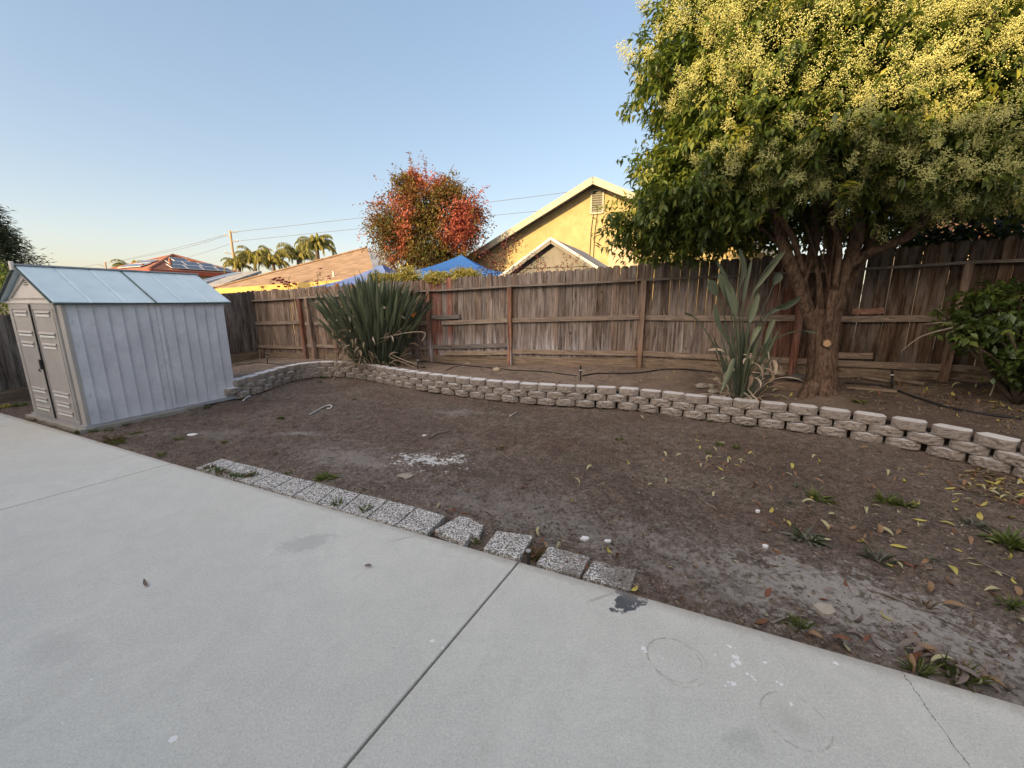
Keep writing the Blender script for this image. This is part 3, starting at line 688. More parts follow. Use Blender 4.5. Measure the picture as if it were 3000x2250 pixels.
# other walls, floor sill
m = MB(); m.box(shp(SW-.02, SD/2, (ZB+ZE)/2), D1, D2, UP, SD/2, .015, (ZE-ZB)/2); m.box(shp(SW/2, SD-.02, (ZB+ZE)/2), D2, D1, UP, SW/2-.05, .015, (ZE-ZB)/2); m.build('rear_wall', M_sgrey, shed)
m = MB(); m.box(shp(SW/2, SD/2-.01, .026), D2, D1, UP, SW/2+.03, SD/2+.035, .0245); m.build('base_sill', noisy('sill grey', (0.300, 0.307, 0.338), (0.405, 0.405, 0.435), 8, .6, .1), shed, bevel=.004)
# front frame (taupe) and doors
m = MB()
m.box(shp(.045, -.0, (ZB+ZE)/2), D2, D1, UP, .060, .02, (ZE-ZB)/2); m.box(shp(SW-.06, -.0, (ZB+ZE)/2), D2, D1, UP, .07, .02, (ZE-ZB)/2)
m.box(shp(SW/2, .02, (ZB+ZE)/2), D2, D1, UP, SW/2-.12, .004, (ZE-ZB)/2-.002)
m.build('door_frame', M_staupe, shed, bevel=.006)
def shed_door(x0, x1, name='door'):
    """door leaf between x0 (right) and x1 (left) with pressed louvres"""
    m = MB(); xc = (x0+x1)/2; hw = (x1-x0)/2
    m.box(shp(xc, -.022, (ZB+ZE)/2+.0), D2, D1, UP, hw-.006, .018, (ZE-ZB)/2-.012)
    dr = m.build(name, M_staupe, shed, bevel=.008)
    # raised inner field made of a frame ridge
    m = MB(); e = .045
    for za, zb in ((.12, 1.5),):
        for s_ in (-1, 1): m.box(shp(xc+s_*(hw-e), -.043, (za+zb)/2), D2, D1, UP, .006, .004, (zb-za)/2)
        for zz in (za, zb): m.box(shp(xc, -.043, zz), D2, D1, UP, hw-e+.006, .004, .006)
    m.build('moulding', M_staupe, dr)
    for zz, wd in ((1.42, .55), (1.29, 0), (1.16, .62), (1.02, .52), (.40, .62), (.27, .52), (.12+.03, .60)):
        if wd == 0: continue
        m = MB(); m.box(shp(xc, -.0475, zz), D2, D1, UP, hw*wd, .004, .012); m.build('vent_slot', M_white, dr)
        m = MB(); m.box(shp(xc, -.0475, zz+.042), D2, (D1-UP*.6).normalized(), (UP+D1*.6).normalized(), hw*(wd+.06), .006, .016); m.build('louvre', M_staupe, dr, bevel=.004)
    return dr
xm = SW*.50
dR = shed_door(.11, xm, 'door'); dL = shed_door(xm, SW-.13, 'door'); dL['label'] = 'left door leaf'; dR['label'] = 'right door leaf'
m = MB(); m.box(shp(xm, -.05, (ZB+ZE)/2), D2, D1, UP, .009, .006, (ZE-ZB)/2-.02); m.build('door_gap', M_dark, shed)
m = MB(); m.box(shp(xm+.0, -.062, .79), D2, D1, UP, .022, .014, .065); m.tube([shp(xm, -.08, .735), shp(xm, -.1, .72), shp(xm, -.08, .70)], .008, 6); m.build('handle', M_dark, dL, bevel=.003)
# gable
m = MB(); zg = ZE
m.prism([shp(-.02, -.03, zg), shp(SW+.0, -.03, zg), shp(SW/2, -.03, ZR-.02)], D1*.04); gb = m.build('gable', M_spale, shed)
m = MB(); tri = [(0.20, .055), (SW-.20, .055), (SW/2, .30)]
for (xa, za), (xb, zb) in zip(tri, tri[1:]+tri[:1]): m.bar(shp(xa, -.034, zg+za), shp(xb, -.034, zg+zb), .012, .02, up=D1)
m.build('gable_moulding', noisy('taupe recess', (.42, .38, .35), (.48, .44, .4), 10, .6, 0), gb)
for k in range(4):
    m = MB(); w_ = .018+.014*k; m.box(shp(SW/2, -.034, zg+.30-.026*k), D2, D1, UP, w_, .005, .004); m.build('vent_slot', M_dark, gb)
m = MB(); m.box(shp(SW/2, -.035, zg+.005), D2, D1, UP, SW/2+.02, .012, .014); m.build('gable_ledge', M_spale, gb)
m = MB(); m.prism([shp(0, SD-.01, zg), shp(SW, SD-.01, zg), shp(SW/2, SD-.01, ZR-.02)], D1*.03); m.build('gable', M_sgrey, shed)
# roof slopes, each a ribbed sheet with real thickness, in two joined halves
ov = .045
def slope(sign):
    xe = -ov if sign > 0 else SW+ov; xr = SW/2
    top_ = MB(); NU = 90; TV = []
    for i in range(NU+1):
        y = -.09+(SD+.17)*i/NU; ph = (i/NU*12) % 1; hgt = -.006 if min(ph, 1-ph) < .06 else 0
        for t in (0, 1):
            x = xe+(xr-xe)*t; sag = -.018*math.sin(math.pi*i/NU)*(1-t) if sign > 0 else 0
            z = (ZE+.015)+(ZR+.03-ZE-.015)*t+hgt+sag
            TV.append(shp(x, y, z))
    b = len(TV); TV += [p-UP*.012 for p in TV]
    fs = []
    for i in range(NU):
        q = i*2; fs += [(q, q+2, q+3, q+1), (b+q, b+q+1, b+q+3, b+q+2), (q, b+q, b+q+2, q+2)]
    fs += [(0, 1, b+1, b), (NU*2, b+NU*2, b+NU*2+1, NU*2+1)]
    top_.add(TV, fs); return top_.build('roof_slope', M_sroof, shed)
rs = slope(1); slope(-1)
m = MB(); e_ = .002
m.bar(shp(-ov, SD*.5, ZE+.022-.018), shp(SW/2, SD*.5, ZR+.034), .012, .010); m.build('roof_seam', M_green, rs)
m = MB(); m.bar(shp(SW/2, -.11, ZR+.035), shp(SW/2, SD+.10, ZR+.035), .07, .022); m.build('ridge_cap', noisy('ridge grey', (.25, .27, .29), (.33, .35, .37), 9, .6, .1), shed, bevel=.005)
m = MB(); m.box(shp(SW/2, -.115, ZR+.02), D2, D1, UP, .03, .015, .05); m.build('ridge_end', M_spale, shed, bevel=.006)
m = MB()
for a, b in ((shp(-ov+.008, -.08, ZE-.013), shp(-ov+.008, SD+.07, ZE-.013)),): m.bar(a, b, .02, .024)
m.build('drip_edge', M_green, shed)
m = MB()
for xe in (-ov, SW+ov): m.bar(shp(xe, -.095, ZE+.003), shp(SW/2, -.095, ZR+.018), .012, .03, up=D1)
m.build('rake_trim', M_green, shed)
# mineral scuffs on the side wall, faint oval worn spots
n = NT('worn spot'); M_spot = n.out(n.mix(n.mr(n.noise(60, 4), .3, .7), (0.512, 0.535, 0.581), (0.651, 0.666, 0.713)), .6)
for yy, zz in [(.06, 1.35), (.06, 1.05), (.07, .75), (.07, .42), (.06, .2)]+[(SD*.5+q, z_) for z_ in (1.32, 1.02, .68, .36) for q in (-.045, .045)]+[(SD-.06, .9), (SD-.06, .55), (SD*.63, .5)]:
    a = [shp(-.004, yy+.014*math.cos(t)*random.uniform(.8, 1.15), zz+.034*math.sin(t)*random.uniform(.8, 1.1)) for t in np.linspace(0, 2*math.pi, 13)[:-1]]
    m = MB(); m.prism(a, D2*-.0024); m.build('worn_spot', M_spot, sw)
# ================================================================ PAVERS
def paver(pts, label, tilt=0, zt=.012, name='stepping_stone', broken=None):
    P = [G(u, v, zt) for u, v in pts]
    c = sum(P, Vector())/len(P); P = [c+(p-c)*.955 for p in P]
    ar = sum(P[i].x*P[(i+1) % len(P)].y-P[(i+1) % len(P)].x*P[i].y for i in range(len(P)))
    if ar > 0: P = P[::-1]
    mb = MB(); mb.prism(P, (0, 0, -.045)); o = mb.build(name, M_agg, bevel=.004, origin=(c.x, c.y, zt-.04))
    tagp(o, label, 'paver', 'pebble pavers along the patio edge'); return o
sepF = [(652, 1342), (693, 1353), (759, 1368), (809, 1382), (862, 1397), (927, 1411), (986, 1427), (1057, 1445), (1138, 1464), (1222, 1485), (1307, 1510)]
sepN = [(572, 1370), (636, 1389), (684, 1402), (735, 1418), (791, 1435), (856, 1453), (928, 1474), (995, 1495), (1075, 1516), (1157, 1539), (1251, 1564)]
labs = ['square pebble paver farthest along the patio edge, nearest the shed', 'second pebble paver from the shed end, grass along its patio side',
        'third pebble paver from the shed end of the row, weeds on its near edge', 'fourth pebble paver from the shed end, small tuft in its joint',
        'fifth pebble paver from the shed end, beside the broad green weed', 'sixth pebble paver from the shed end of the patio edge row',
        'seventh pebble paver from the shed end, grass tuft at its near corner', 'eighth pebble paver from the shed end, between two grass tufts',
        'ninth pebble paver from the shed end, pale and clean', 'tenth pebble paver, last of the tight row before the broken one']
for i in range(10): paver([sepN[i], sepF[i], sepF[i+1], sepN[i+1]], labs[i])
q8 = lambda x, y: (1100+.3617*x, 1400+.3617*y)
paver([q8(465, 420), q8(685, 298), q8(760, 320), q8(880, 378), q8(845, 470), q8(775, 455), q8(760, 500), q8(720, 540)], 'skewed pebble paver with a broken corner half sunk in soil')
paver([q8(860, 575), q8(980, 422), q8(1285, 465), q8(1170, 662)], 'pebble paver between the broken paver and the grass filled gap')
paver([q8(1290, 695), q8(1400, 545), q8(1745, 640), q8(1660, 800)], 'pebble paver just past the grass filled gap, soil along its edge', zt=.008)
paver([q8(1668, 800), q8(1762, 660), q8(2125, 745), q8(2070, 918)], 'brown dirt stained pebble paver at the near end of the row', zt=.002)
# ================================================================ BIG FLOWERING TREE
M_pleaf = mat_leaf('glossy tree leaf', [(0, (0.041, 0.069, 0.018)), (.45, (0.086, 0.130, 0.030)), (.8, (0.183, 0.208, 0.036)), (1, (0.384, 0.322, 0.040))], .42, .26, .45)
M_blos = mat_leaf('cream blossom', [(0, (0.510, 0.544, 0.208)), (.5, (0.680, 0.693, 0.288)), (1, (0.850, 0.825, 0.368))], .7, .25, .2, (0.765, 0.693, 0.192))
M_darkleaf = mat_leaf('dark leaf', [(0, (.012, .022, .008)), (.6, (.028, .05, .012)), (1, (.07, .09, .015))], .45, .2, .4)
TB = Vector((4.2, 5.5, .28))
tree = empty('flowering_tree', TB, 'large multi trunk tree with glossy leaves and cream blossom sprays behind the block wall', 'tree')
def wpath(P, k=4, a=.03, seed=0):
    Q = spline(P, k); r = random.Random(seed)
    return [q+Vector((noise.noise(q*2+Vector((seed, 0, 0))), noise.noise(q*2+Vector((0, seed, 5))), 0))*a for q in Q]
tm = MB()
def limb(P, r0, r1, n=10, k=4, a=.03, seed=0, jit=.22, pw=1.0):
    Q = wpath(P, k, a, seed); m = len(Q); tm.tube(Q, [r0+(r1-r0)*(i/(m-1))**pw for i in range(m)], n, jit=jit)
def at(u, v, Y): return PY(u, v, Y)
# root flare and bole with buttress ridges
bole = [at(2402, 1195, 5.45), at(2404, 1160, 5.48), at(2408, 1110, 5.52), at(2410, 1050, 5.55), at(2412, 990, 5.58), at(2412, 940, 5.6), at(2405, 905, 5.6)]
Q = spline(bole, 14); vs = []; nS = 72
for i, p in enumerate(Q):
    t = i/(len(Q)-1); r = .155+.24*math.exp(-t*8)+.035*max(0, (t-.55)/.45)
    for j in range(nS):
        a = 2*math.pi*j/nS
        q = r*(1+.10*math.sin(3*a+2*t+1)*(1-t*.5)+.22*math.exp(-t*9)*math.sin(5*a+.7)+.12*noise.noise(Vector((math.cos(a)*2.6, math.sin(a)*2.6, p.z*2.2)))+.07*noise.noise(Vector((math.cos(a)*7, math.sin(a)*7, p.z*4)))+.06*abs(noise.noise(Vector((math.cos(a)*17, math.sin(a)*17, p.z*3))))+.04*noise.noise(Vector((math.cos(a)*30, math.sin(a)*30, p.z*16))))
        vs.append(p+Vector((math.cos(a)*q, math.sin(a)*q, 0)))
tm.add(vs, [(i*nS+j, i*nS+(j+1) % nS, (i+1)*nS+(j+1) % nS, (i+1)*nS+j) for i in range(len(Q)-1) for j in range(nS)]+[tuple(range((len(Q)-1)*nS, len(Q)*nS))])
L = limb
L([at(2402, 1060, 5.56), at(2385, 960, 5.58), at(2350, 860, 5.54), at(2310, 770, 5.5), at(2288, 690, 5.5), at(2270, 600, 5.5)], 0.089, .06, seed=1)
L([at(2370, 900, 5.55), at(2355, 820, 5.6), at(2385, 740, 5.6), at(2392, 660, 5.6), at(2385, 560, 5.6)], 0.063, .055, seed=2)
L([at(2350, 800, 5.5), at(2335, 720, 5.4), at(2300, 660, 5.3), at(2240, 600, 5.3)], 0.037, .03, seed=3)
L([at(2415, 1040, 5.6), at(2425, 900, 5.65), at(2440, 800, 5.7), at(2435, 720, 5.75), at(2440, 600, 5.7)], 0.074, .06, seed=4)
L([at(2418, 1050, 5.5), at(2442, 900, 5.47), at(2470, 800, 5.45), at(2500, 740, 5.4), at(2512, 660, 5.35), at(2510, 560, 5.3)], 0.085, .07, seed=5)
L([at(2420, 1020, 5.5), at(2470, 870, 5.55), at(2520, 770, 5.5), at(2560, 690, 5.4), at(2590, 600, 5.3)], 0.063, .055, seed=6)
L([at(2478, 790, 5.42), at(2540, 745, 5.3), at(2610, 715, 5.15), at(2660, 690, 5.05), at(2705, 640, 4.95), at(2760, 560, 4.8)], 0.056, .05, seed=7)
L([at(2640, 705, 5.1), at(2665, 660, 5.1), at(2690, 610, 5.1)], 0.026, .025, seed=8)
L([at(2450, 840, 5.35), at(2455, 760, 5.3), at(2450, 690, 5.3), at(2430, 620, 5.2)], 0.033, .03, seed=9)
L([at(2415, 1010, 5.45), at(2426, 960, 5.38), at(2427, 900, 5.4), at(2440, 850, 5.4)], 0.041, .045, seed=12)
L([at(2500, 760, 5.5), at(2530, 690, 5.6), at(2540, 600, 5.8)], 0.037, .035, seed=10)
L([at(2300, 740, 5.5), at(2250, 680, 5.7), at(2150, 620, 5.8), at(2080, 560, 5.8)], 0.033, .02, seed=11)
L([at(2390, 700, 5.6), at(2360, 640, 5.8), at(2340, 560, 6)], 0.030, .02, seed=13)
L([at(2290, 660, 5.5), at(2320, 600, 5.3), at(2330, 520, 5.1)], 0.026, .02, seed=14)
for k in range(16):   # inner twigs that vanish in the crown
    a = at(random.uniform(2270, 2600), random.uniform(560, 640), random.uniform(5.2, 5.7)); b = a+Vector((random.uniform(-1.4, 1.4), random.uniform(-1.2, .8), random.uniform(.3, 1.6)))
    L([a, a.lerp(b, .5)+Vector((0, 0, .12)), b], .03, .008, n=6, seed=20+k)
for k in range(12):   # thin suckers between the stems
    u0_ = random.uniform(2375, 2460); L([at(u0_, random.uniform(900, 960), 5.5+random.uniform(-.1, .1)), at(u0_+random.uniform(-20, 20), 800, 5.5), at(u0_+random.uniform(-60, 60), random.uniform(600, 680), 5.5+random.uniform(-.3, .3))], random.uniform(.010, .020), .007, n=6, seed=50+k)
for k in range(4):   # buttress roots
    ax_ = (2330, 2365, 2420, 2455)[k]; L([at(2400+(ax_-2395)*.35, 1120, 5.42), at(2400+(ax_-2395)*.8, 1162, 5.33), at(ax_, 1190, 5.22)], .07, .028, n=9, seed=70+k)
# surface roots
L([at(2440, 1165, 5.4), at(2500, 1178, 5.15), at(2590, 1194, 4.95), at(2680, 1204, 4.75), at(2770, 1232, 4.4)], .06, .02, seed=31)
L([at(2370, 1170, 5.4), at(2350, 1180, 5.3), at(2335, 1200, 5.2)], .07, .03, seed=32)
tm.build('trunk', M_bark, tree, smooth=True, origin=tuple(TB))
# sawn branch stub, pale cut face
m = MB(); sp = at(2423, 1006, 5.375); sn = (Vector((0, 0, H))-sp); sn.z = 0; sn.normalize(); sx = sn.cross(UP)
m.tube([sp-sn*.12, sp-sn*.01, sp], [.062, .060, .050], 14, jit=.3)
m.build('branch_stub', M_bark, tree)
m = MB(); m.prism([sp+sx*(.042*math.cos(t))*random.uniform(.85, 1.1)+UP*(.047*math.sin(t)) for t in np.linspace(0, 2*math.pi, 15)[:-1]], sn*.004)
m.build('cut_face', noisy('cut wood', (.36, .22, .12), (.50, .33, .19), 30, .8, .2), bpy.data.objects['branch_stub'])
ELL = [((4.9, 5.8, 4.5), (2.6, 2.1, 2.0)), ((2.75, 5.9, 3.28), (1.22, 1.3, .92)), ((2.9, 5.8, 4.6), (1.35, 1.5, 1.35)), ((4.3, 4.75, 3.55), (1.9, 1.15, .95)),
       ((6.3, 5.0, 3.7), (1.9, 1.4, 1.05)), ((3.3, 4.9, 3.9), (1.3, 1.1, 1.1)), ((6.0, 4.2, 4.4), (2.0, 1.2, 1.2)), ((4.6, 4.2, 2.95), (.95, .5, .42)), ((2.6, 6.5, 2.75), (1.3, .8, .55)), ((3.9, 6.7, 3.0), (1.6, .8, .6)), ((5.4, 4.35, 3.0), (1.1, .6, .4))]
def keepc(t):
    return (t[:, 2] < 6.2)
(geo, tips, sdv, sh) = shoots(ELL, 11500, .42, 15, .118, .043, inner=.60, droop=.6, tilt=.85, keep=keepc)
crown = link_mesh('crown', geo[0], geo[1], M_pleaf, tree, tint=geo[2], origin=(4.4, 5.5, 2.2))
# inner dark shoots fill the body
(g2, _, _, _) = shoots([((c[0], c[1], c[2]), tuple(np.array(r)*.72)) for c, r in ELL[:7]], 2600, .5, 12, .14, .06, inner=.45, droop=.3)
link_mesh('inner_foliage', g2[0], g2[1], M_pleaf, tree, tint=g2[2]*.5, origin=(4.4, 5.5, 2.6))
# thin twigs of the outer shoots
# blossom panicles
def panicles(tips, dirs, n, Ln=.24):
    TVp = np.array([[0, 0, 0], [1, .5, .3], [1, -.5, .3], [.9, 0, -.6]], float)-np.array([.6, 0, 0]); TFp = np.array([[0, 1, 2], [0, 2, 3], [0, 3, 1], [1, 3, 2]])
    P = []; Dd = []; Tn = []; stems = MB()
    for i in range(n):
        p = Vector(tips[i]); d = (Vector(dirs[i])+Vector((0, 0, .35))).normalized(); x = d.orthogonal().normalized(); y = d.cross(x); q0 = random.random()
        ln = Ln*random.uniform(.7, 1.3); nb = 22
        a0 = random.random()*6
        for k in range(nb):
            t = k/nb; a = a0+k*2.4; bl = ln*.52*(1-t*.75); base = p+d*(ln*t)
            bd = (x*math.cos(a)+y*math.sin(a)+d*.65).normalized()
            nf = max(4, int(11*(1-t*.6)))
            for f in range(nf):
                w = (f+.6)/nf; jx = Vector((random.gauss(0, .0055), random.gauss(0, .0055), random.gauss(0, .0055)))
                P.append(base+bd*(bl*w)+jx); Dd.append(jx+bd*.01); Tn.append(.55*q0+.45*random.random())
    P = np.array(P); Dd = np.array(Dd); N = len(P); sz = RNG.uniform(.0075, .0120, N)
    return leaf_geo(P, Dd+1e-4, unit(N), sz, sz, np.array(Tn), TVp, TFp)
# blossom favours sunny outer shell facing the yard and the top; the left lower lobe stays leafy
ux = np.array([proj(t) for t in tips]); rel = []
for i, t in enumerate(tips):
    u, v = ux[i]; facing = t[1] < 5.6 or t[2] > 4.4
    pr = 0.0
    if t[1] < 4.7: pr = .62
    elif t[2] > 3.7 and t[1] < 5.8: pr = .50
    if u < 2120 and v > 330: pr *= .10 if v > 380 and u < 1990 else .6
    if 2050 < u < 2350 and 330 < v < 470: pr *= .6
    if u > 2350 and v > 300 and t[1] < 5.3: pr = max(pr, .55)*1.5
    if 1950 < u < 2350 and v > 430 and t[1] < 5.2: pr = max(pr, .55)*1.2
    if t[2] < 2.75 and u < 2350: pr *= .15
    rel.append(pr)
rel = np.array(rel); sel = np.where(RNG.random(len(tips)) < rel*(sdv[:, 1] < .6))[0]
print('panicles', len(sel), 'shoots', len(tips))
g3 = panicles(tips[sel], sdv[sel]+np.array([0, -.25, .1]), len(sel))
link_mesh('blossom', g3[0], g3[1], M_blos, tree, tint=g3[2], origin=(4.4, 4.5, 3.0))
# ================================================================ generic shrubs
M_lgreen = mat_leaf('bright shrub leaf', [(0, (0.050, 0.085, 0.018)), (.6, (0.110, 0.170, 0.036)), (1, (0.240, 0.272, 0.060))], .5, .3)
M_citrus = mat_leaf('citrus leaf', [(0, (0.032, 0.053, 0.015)), (.5, (0.063, 0.102, 0.024)), (1, (0.185, 0.215, 0.046))], .35, .25, .5)
M_gold = mat_leaf('golden shrub leaf', [(0, (.42, .35, .07)), (.5, (.66, .53, .13)), (1, (.82, .68, .22))], .6, .3)
M_purp = mat_leaf('purple maple leaf', [(0, (.035, .010, .014)), (.6, (.10, .022, .028)), (1, (.20, .05, .04))], .5, .25, .3, (.25, .04, .04))
M_conif = mat_leaf('conifer foliage', [(0, (0.016, 0.029, 0.018)), (.6, (0.039, 0.058, 0.033)), (1, (0.104, 0.098, 0.058))], .7, .1)
M_rose = mat_leaf('rose leaf', [(0, (.025, .05, .015)), (1, (.10, .16, .03))], .5, .2)
M_autumn = mat_leaf('autumn leaf', [(0, (0.051, 0.066, 0.016)), (.40, (0.114, 0.113, 0.026)), (.55, (0.194, 0.124, 0.042)), (.72, (0.320, 0.101, 0.055)), (1, (0.480, 0.131, 0.103))], .6, .28, .2, (0.412, 0.155, 0.072))
M_twig = noisy('twig bark', (.05, .035, .025), (.13, .095, .07), 30, .9, .3)
def stems(name, base, tips, r0, parent, mat=None, r1=.3, n=5):
    m = MB()
    for t in tips:
        t = Vector(t); mid = base.lerp(t, .5)+Vector((random.uniform(-.1, .1), random.uniform(-.1, .1), .08*(t-base).length))
        m.tube(spline([base, mid, t], 3), [r0*(1-(1-r1)*k/6) for k in range(7)], n)
    return m.build(name, mat or M_twig, parent, smooth=True)
def shrub(name, base, ells, n, k, LL, WW, mat, label, cat, group=None, tips=8, r0=.02, inner=.5, droop=.2, L=.3, lump=.2, tfun=None):
    t = empty(name, base, label, cat, group)
    (g_, tp, _, _) = shoots(ells, n, L, k, LL, WW, inner=inner, droop=droop, lump=lump)
    tt = g_[2] if tfun is None else tfun(g_[0], g_[2])
    link_mesh('foliage', g_[0], g_[1], mat, t, tint=tt, origin=tuple(base))
    ids = RNG.choice(len(tp), min(tips, len(tp)), replace=False); stems('stem', Vector(base), [tp[i] for i in ids], r0, t); return t
M_twig2 = noisy('pale twig', (.16, .13, .10), (.26, .21, .16), 30, .9, 0)
# citrus at the right edge
bs = Vector((5.75, 4.45, .45))
sc_ = shrub('citrus_shrub', bs, [((6.25, 4.5, 1.35), (1.0, .8, .75)), ((5.6, 4.3, 1.0), (.45, .4, .3)), ((6.6, 4.4, 1.7), (.8, .7, .55)), ((6.0, 4.1, .95), (.6, .4, .35)), ((5.35, 4.6, 1.45), (.5, .4, .4))], 1000, 9, .095, .052, M_citrus, 'dark green broad leaved shrub at the right in front of the fence', 'shrub', tips=26, r0=.03, inner=.55)
for a, b, c_ in (((2790, 960), (2700, 985), (2640, 1030)), ((2800, 950), (2760, 945), (2705, 950)), ((2900, 1160), (2940, 1060), (2960, 980))):
    m = MB(); m.tube(spline([PY(*a, 4.5), PY(*b, 4.5), PY(*c_, 4.55)], 4), [.009, .008, .008, .007, .007, .006, .005, .004, .003], 5)
    m.build('bare_twig', M_twig2, sc_)
# evergreen behind the fence on the right, leaves against the bright sky
tb = Vector((8.6, 6.6, 0))
shrub('evergreen_tree', tb, [((7.9, 6.7, 2.9), (2.6, .9, .75)), ((9.6, 6.0, 3.1), (1.8, .9, 1.0)), ((6.3, 7.1, 2.85), (1.3, .7, .5)), ((8.2, 6.4, 2.5), (1.8, .6, .5))], 1700, 9, .105, .062, M_darkleaf, 'dark leaved evergreen beyond the fence at the right, leaves against bright sky', 'tree', tips=14, r0=.06, inner=.3)
# small bright shrub and purple sprig beyond the fence left of the big tree
p0 = PY(1960, 725, 8.4); b0 = Vector((p0.x, p0.y, .3))
shrub('green_shrub', b0, [((p0.x, p0.y, 2.45), (.62, .4, .38)), ((p0.x-.42, p0.y, 2.40), (.3, .25, .22))], 420, 12, .04, .02, M_lgreen, 'small bright green shrub showing over the fence below the big tree', 'shrub', tips=9, r0=.012, L=.2)
# golden shrubs on the fence top
def gold(u, v, Y, rx, rz, label, n=800):
    p = PY(u, v, Y); b = Vector((p.x, p.y, .3))
    shrub('golden_shrub', b, [((p.x-rx*.45, p.y, p.z-.05), (rx*.6, .3, rz*.8)), ((p.x+rx*.5, p.y, p.z), (rx*.6, .3, rz))], n, 16, .05, .024, M_gold, label, 'shrub', 'golden shrubs showing over the fence', tips=10, r0=.01, L=.22, lump=.3)
gold(1320, 806, 9.2, .60, .20, 'golden leaved shrub spilling over the fence in front of the blue canopy')
gold(1150, 812, 9.9, .62, .26, 'golden leaved shrub behind the big strappy plant')
# left edge: conifer and lit shrub
p0 = PY(8, 640, 11.5)
def coni(name, base, h, r, n, label):
    t = empty(name, base, label, 'tree'); hh = RNG.random(n)**.8; rad = r*(1-hh)**.75*(.35+.65*RNG.random(n)**.5)+.05; a = RNG.random(n)*2*math.pi
    rad *= 1+.28*np.sin(a*5+hh*19)
    pos = np.stack([base.x+np.cos(a)*rad, base.y+np.sin(a)*rad, base.z+.6+hh*(h-.6)], 1)
    d = np.stack([np.cos(a), np.sin(a), -.25-.3*RNG.random(n)], 1)+RNG.normal(size=(n, 3))*.35
    k = 9; P = np.repeat(pos, k, 0)+RNG.normal(size=(n*k, 3))*.10; D = np.repeat(d, k, 0)+RNG.normal(size=(n*k, 3))*.5
    g_ = leaf_geo(P, D, unit(n*k), RNG.uniform(.08, .2, n*k), .018, np.clip(np.repeat(hh*.2+RNG.random(n)*.6, k)+.2*RNG.random(n*k), 0, 1))
    link_mesh('crown', g_[0], g_[1], M_conif, t, tint=g_[2], origin=tuple(base))
    m = MB(); m.tube([base, base+UP*(h*.9)], [.16, .03], 8); m.build('trunk', M_twig, t)
coni('conifer_tree', Vector((p0.x-1.35, p0.y+.2, -.1)), 4.9, 1.75, 3600, 'dark conifer at the far left edge behind the shed')
p0 = PY(25, 835, 9.6)
shrub('green_shrub', Vector((p0.x, p0.y, -.1)), [((p0.x-.1, p0.y, p0.z+.0), (.38, .4, .62)), ((p0.x-.75, p0.y, p0.z+.15), (.6, .4, .6))], 520, 12, .055, .03, M_lgreen, 'sunlit green shrub beside the shed roof at the far left', 'shrub', tips=8, r0=.015)
# red and green autumn tree
p0 = PY(1248, 640, 15.0)
def autumn(V, t):
    x = (V[:, 0]-p0.x)/2.3; z = (V[:, 2]-p0.z)/2.2
    nzv = np.array([noise.noise(Vector(tuple(v*.9))) for v in V[::5]]).repeat(5)[:len(V)]
    return np.clip(.22+.40*t+.30*(x+.1)+.10*z+.95*nzv, .02, .99)
Yd = 15.0
def EL(u, v, ru, rv, ry=1.2, dy=0): q = PY(u, v, Yd+dy); s = (Yd+dy)/F; return ((q.x, q.y, q.z), (ru*s, ry, rv*s))
shrub('autumn_tree', Vector((p0.x, p0.y, 0)), [EL(1245, 650, 125, 95, 1.5), EL(1150, 660, 80, 75), EL(1345, 650, 78, 105), EL(1205, 545, 60, 65, .8), EL(1300, 565, 75, 65, .9), EL(1250, 740, 130, 60, 1.2), EL(1392, 625, 28, 35, .5)], 4300, 13, .10, .055, M_autumn,
      'rounded tree with red and green autumn leaves beyond the fence', 'tree', tips=14, r0=.035, L=.85, lump=.42, tfun=autumn)
m = MB()
for u, v in ((1240, 455), (1205, 468), (1330, 480), (1180, 520), (1420, 600), (1085, 610), (1275, 490), (1375, 520), (1070, 650)):
    q = PY(u, v, Yd); m.tube([Vector((p0.x, p0.y, p0.z)), (Vector((p0.x, p0.y, p0.z))+q)/2+Vector((.1, 0, .1)), q], [.03, .02, .006], 5)
m.build('twigs', M_twig, bpy.data.objects['autumn_tree'])
tw = []
# purple maple sprigs
def sprig(name, base, pts, label, k=16, LL=.075, mat=None, cat='shrub', sp=.07):
    t = empty(name, base, label, cat); m = MB(); P = []; Dn = []
    for path in pts:
        Q = spline([base]+path, 5); m.tube(Q, [.010-.007*i/(len(Q)-1) for i in range(len(Q))], 4)
        for i in range(int(len(Q)*.30), len(Q)):
            for _ in range(k):
                P.append(tuple(Q[i]+Vector((random.gauss(0, sp), random.gauss(0, sp), random.gauss(0, sp*.7))))); Dn.append((random.gauss(0, 1), random.gauss(0, 1), random.gauss(-.5, .5)))
    m.build('stem', M_twig, t); P = np.array(P); Dn = np.array(Dn); N = len(P)
    g_ = leaf_geo(P, Dn, unit(N), RNG.uniform(.5, 1.1, N)*LL, LL*.32, RNG.random(N)); link_mesh('foliage', g_[0], g_[1], mat or M_purp, t, tint=g_[2], origin=tuple(base)); return t
q = PY
sprig('purple_maple', q(1450, 880, 9.3), [[q(1470, 800, 9.3), q(1490, 740, 9.3), q(1520, 705, 9.3)], [q(1440, 800, 9.3), q(1425, 745, 9.3), q(1400, 735, 9.3)], [q(1500, 810, 9.3), q(1530, 775, 9.3)], [q(1450, 800, 9.3), q(1472, 735, 9.3), q(1485, 700, 9.3)], [q(1440, 820, 9.3), q(1410, 785, 9.3)], [q(1460, 820, 9.3), q(1465, 770, 9.3)], [q(1420, 820, 9.4), q(1450, 760, 9.4), q(1515, 700, 9.4)], [q(1480, 840, 9.3), q(1510, 795, 9.3)]], 'purple leaved maple with several sprays beside the blue canopy', k=9)
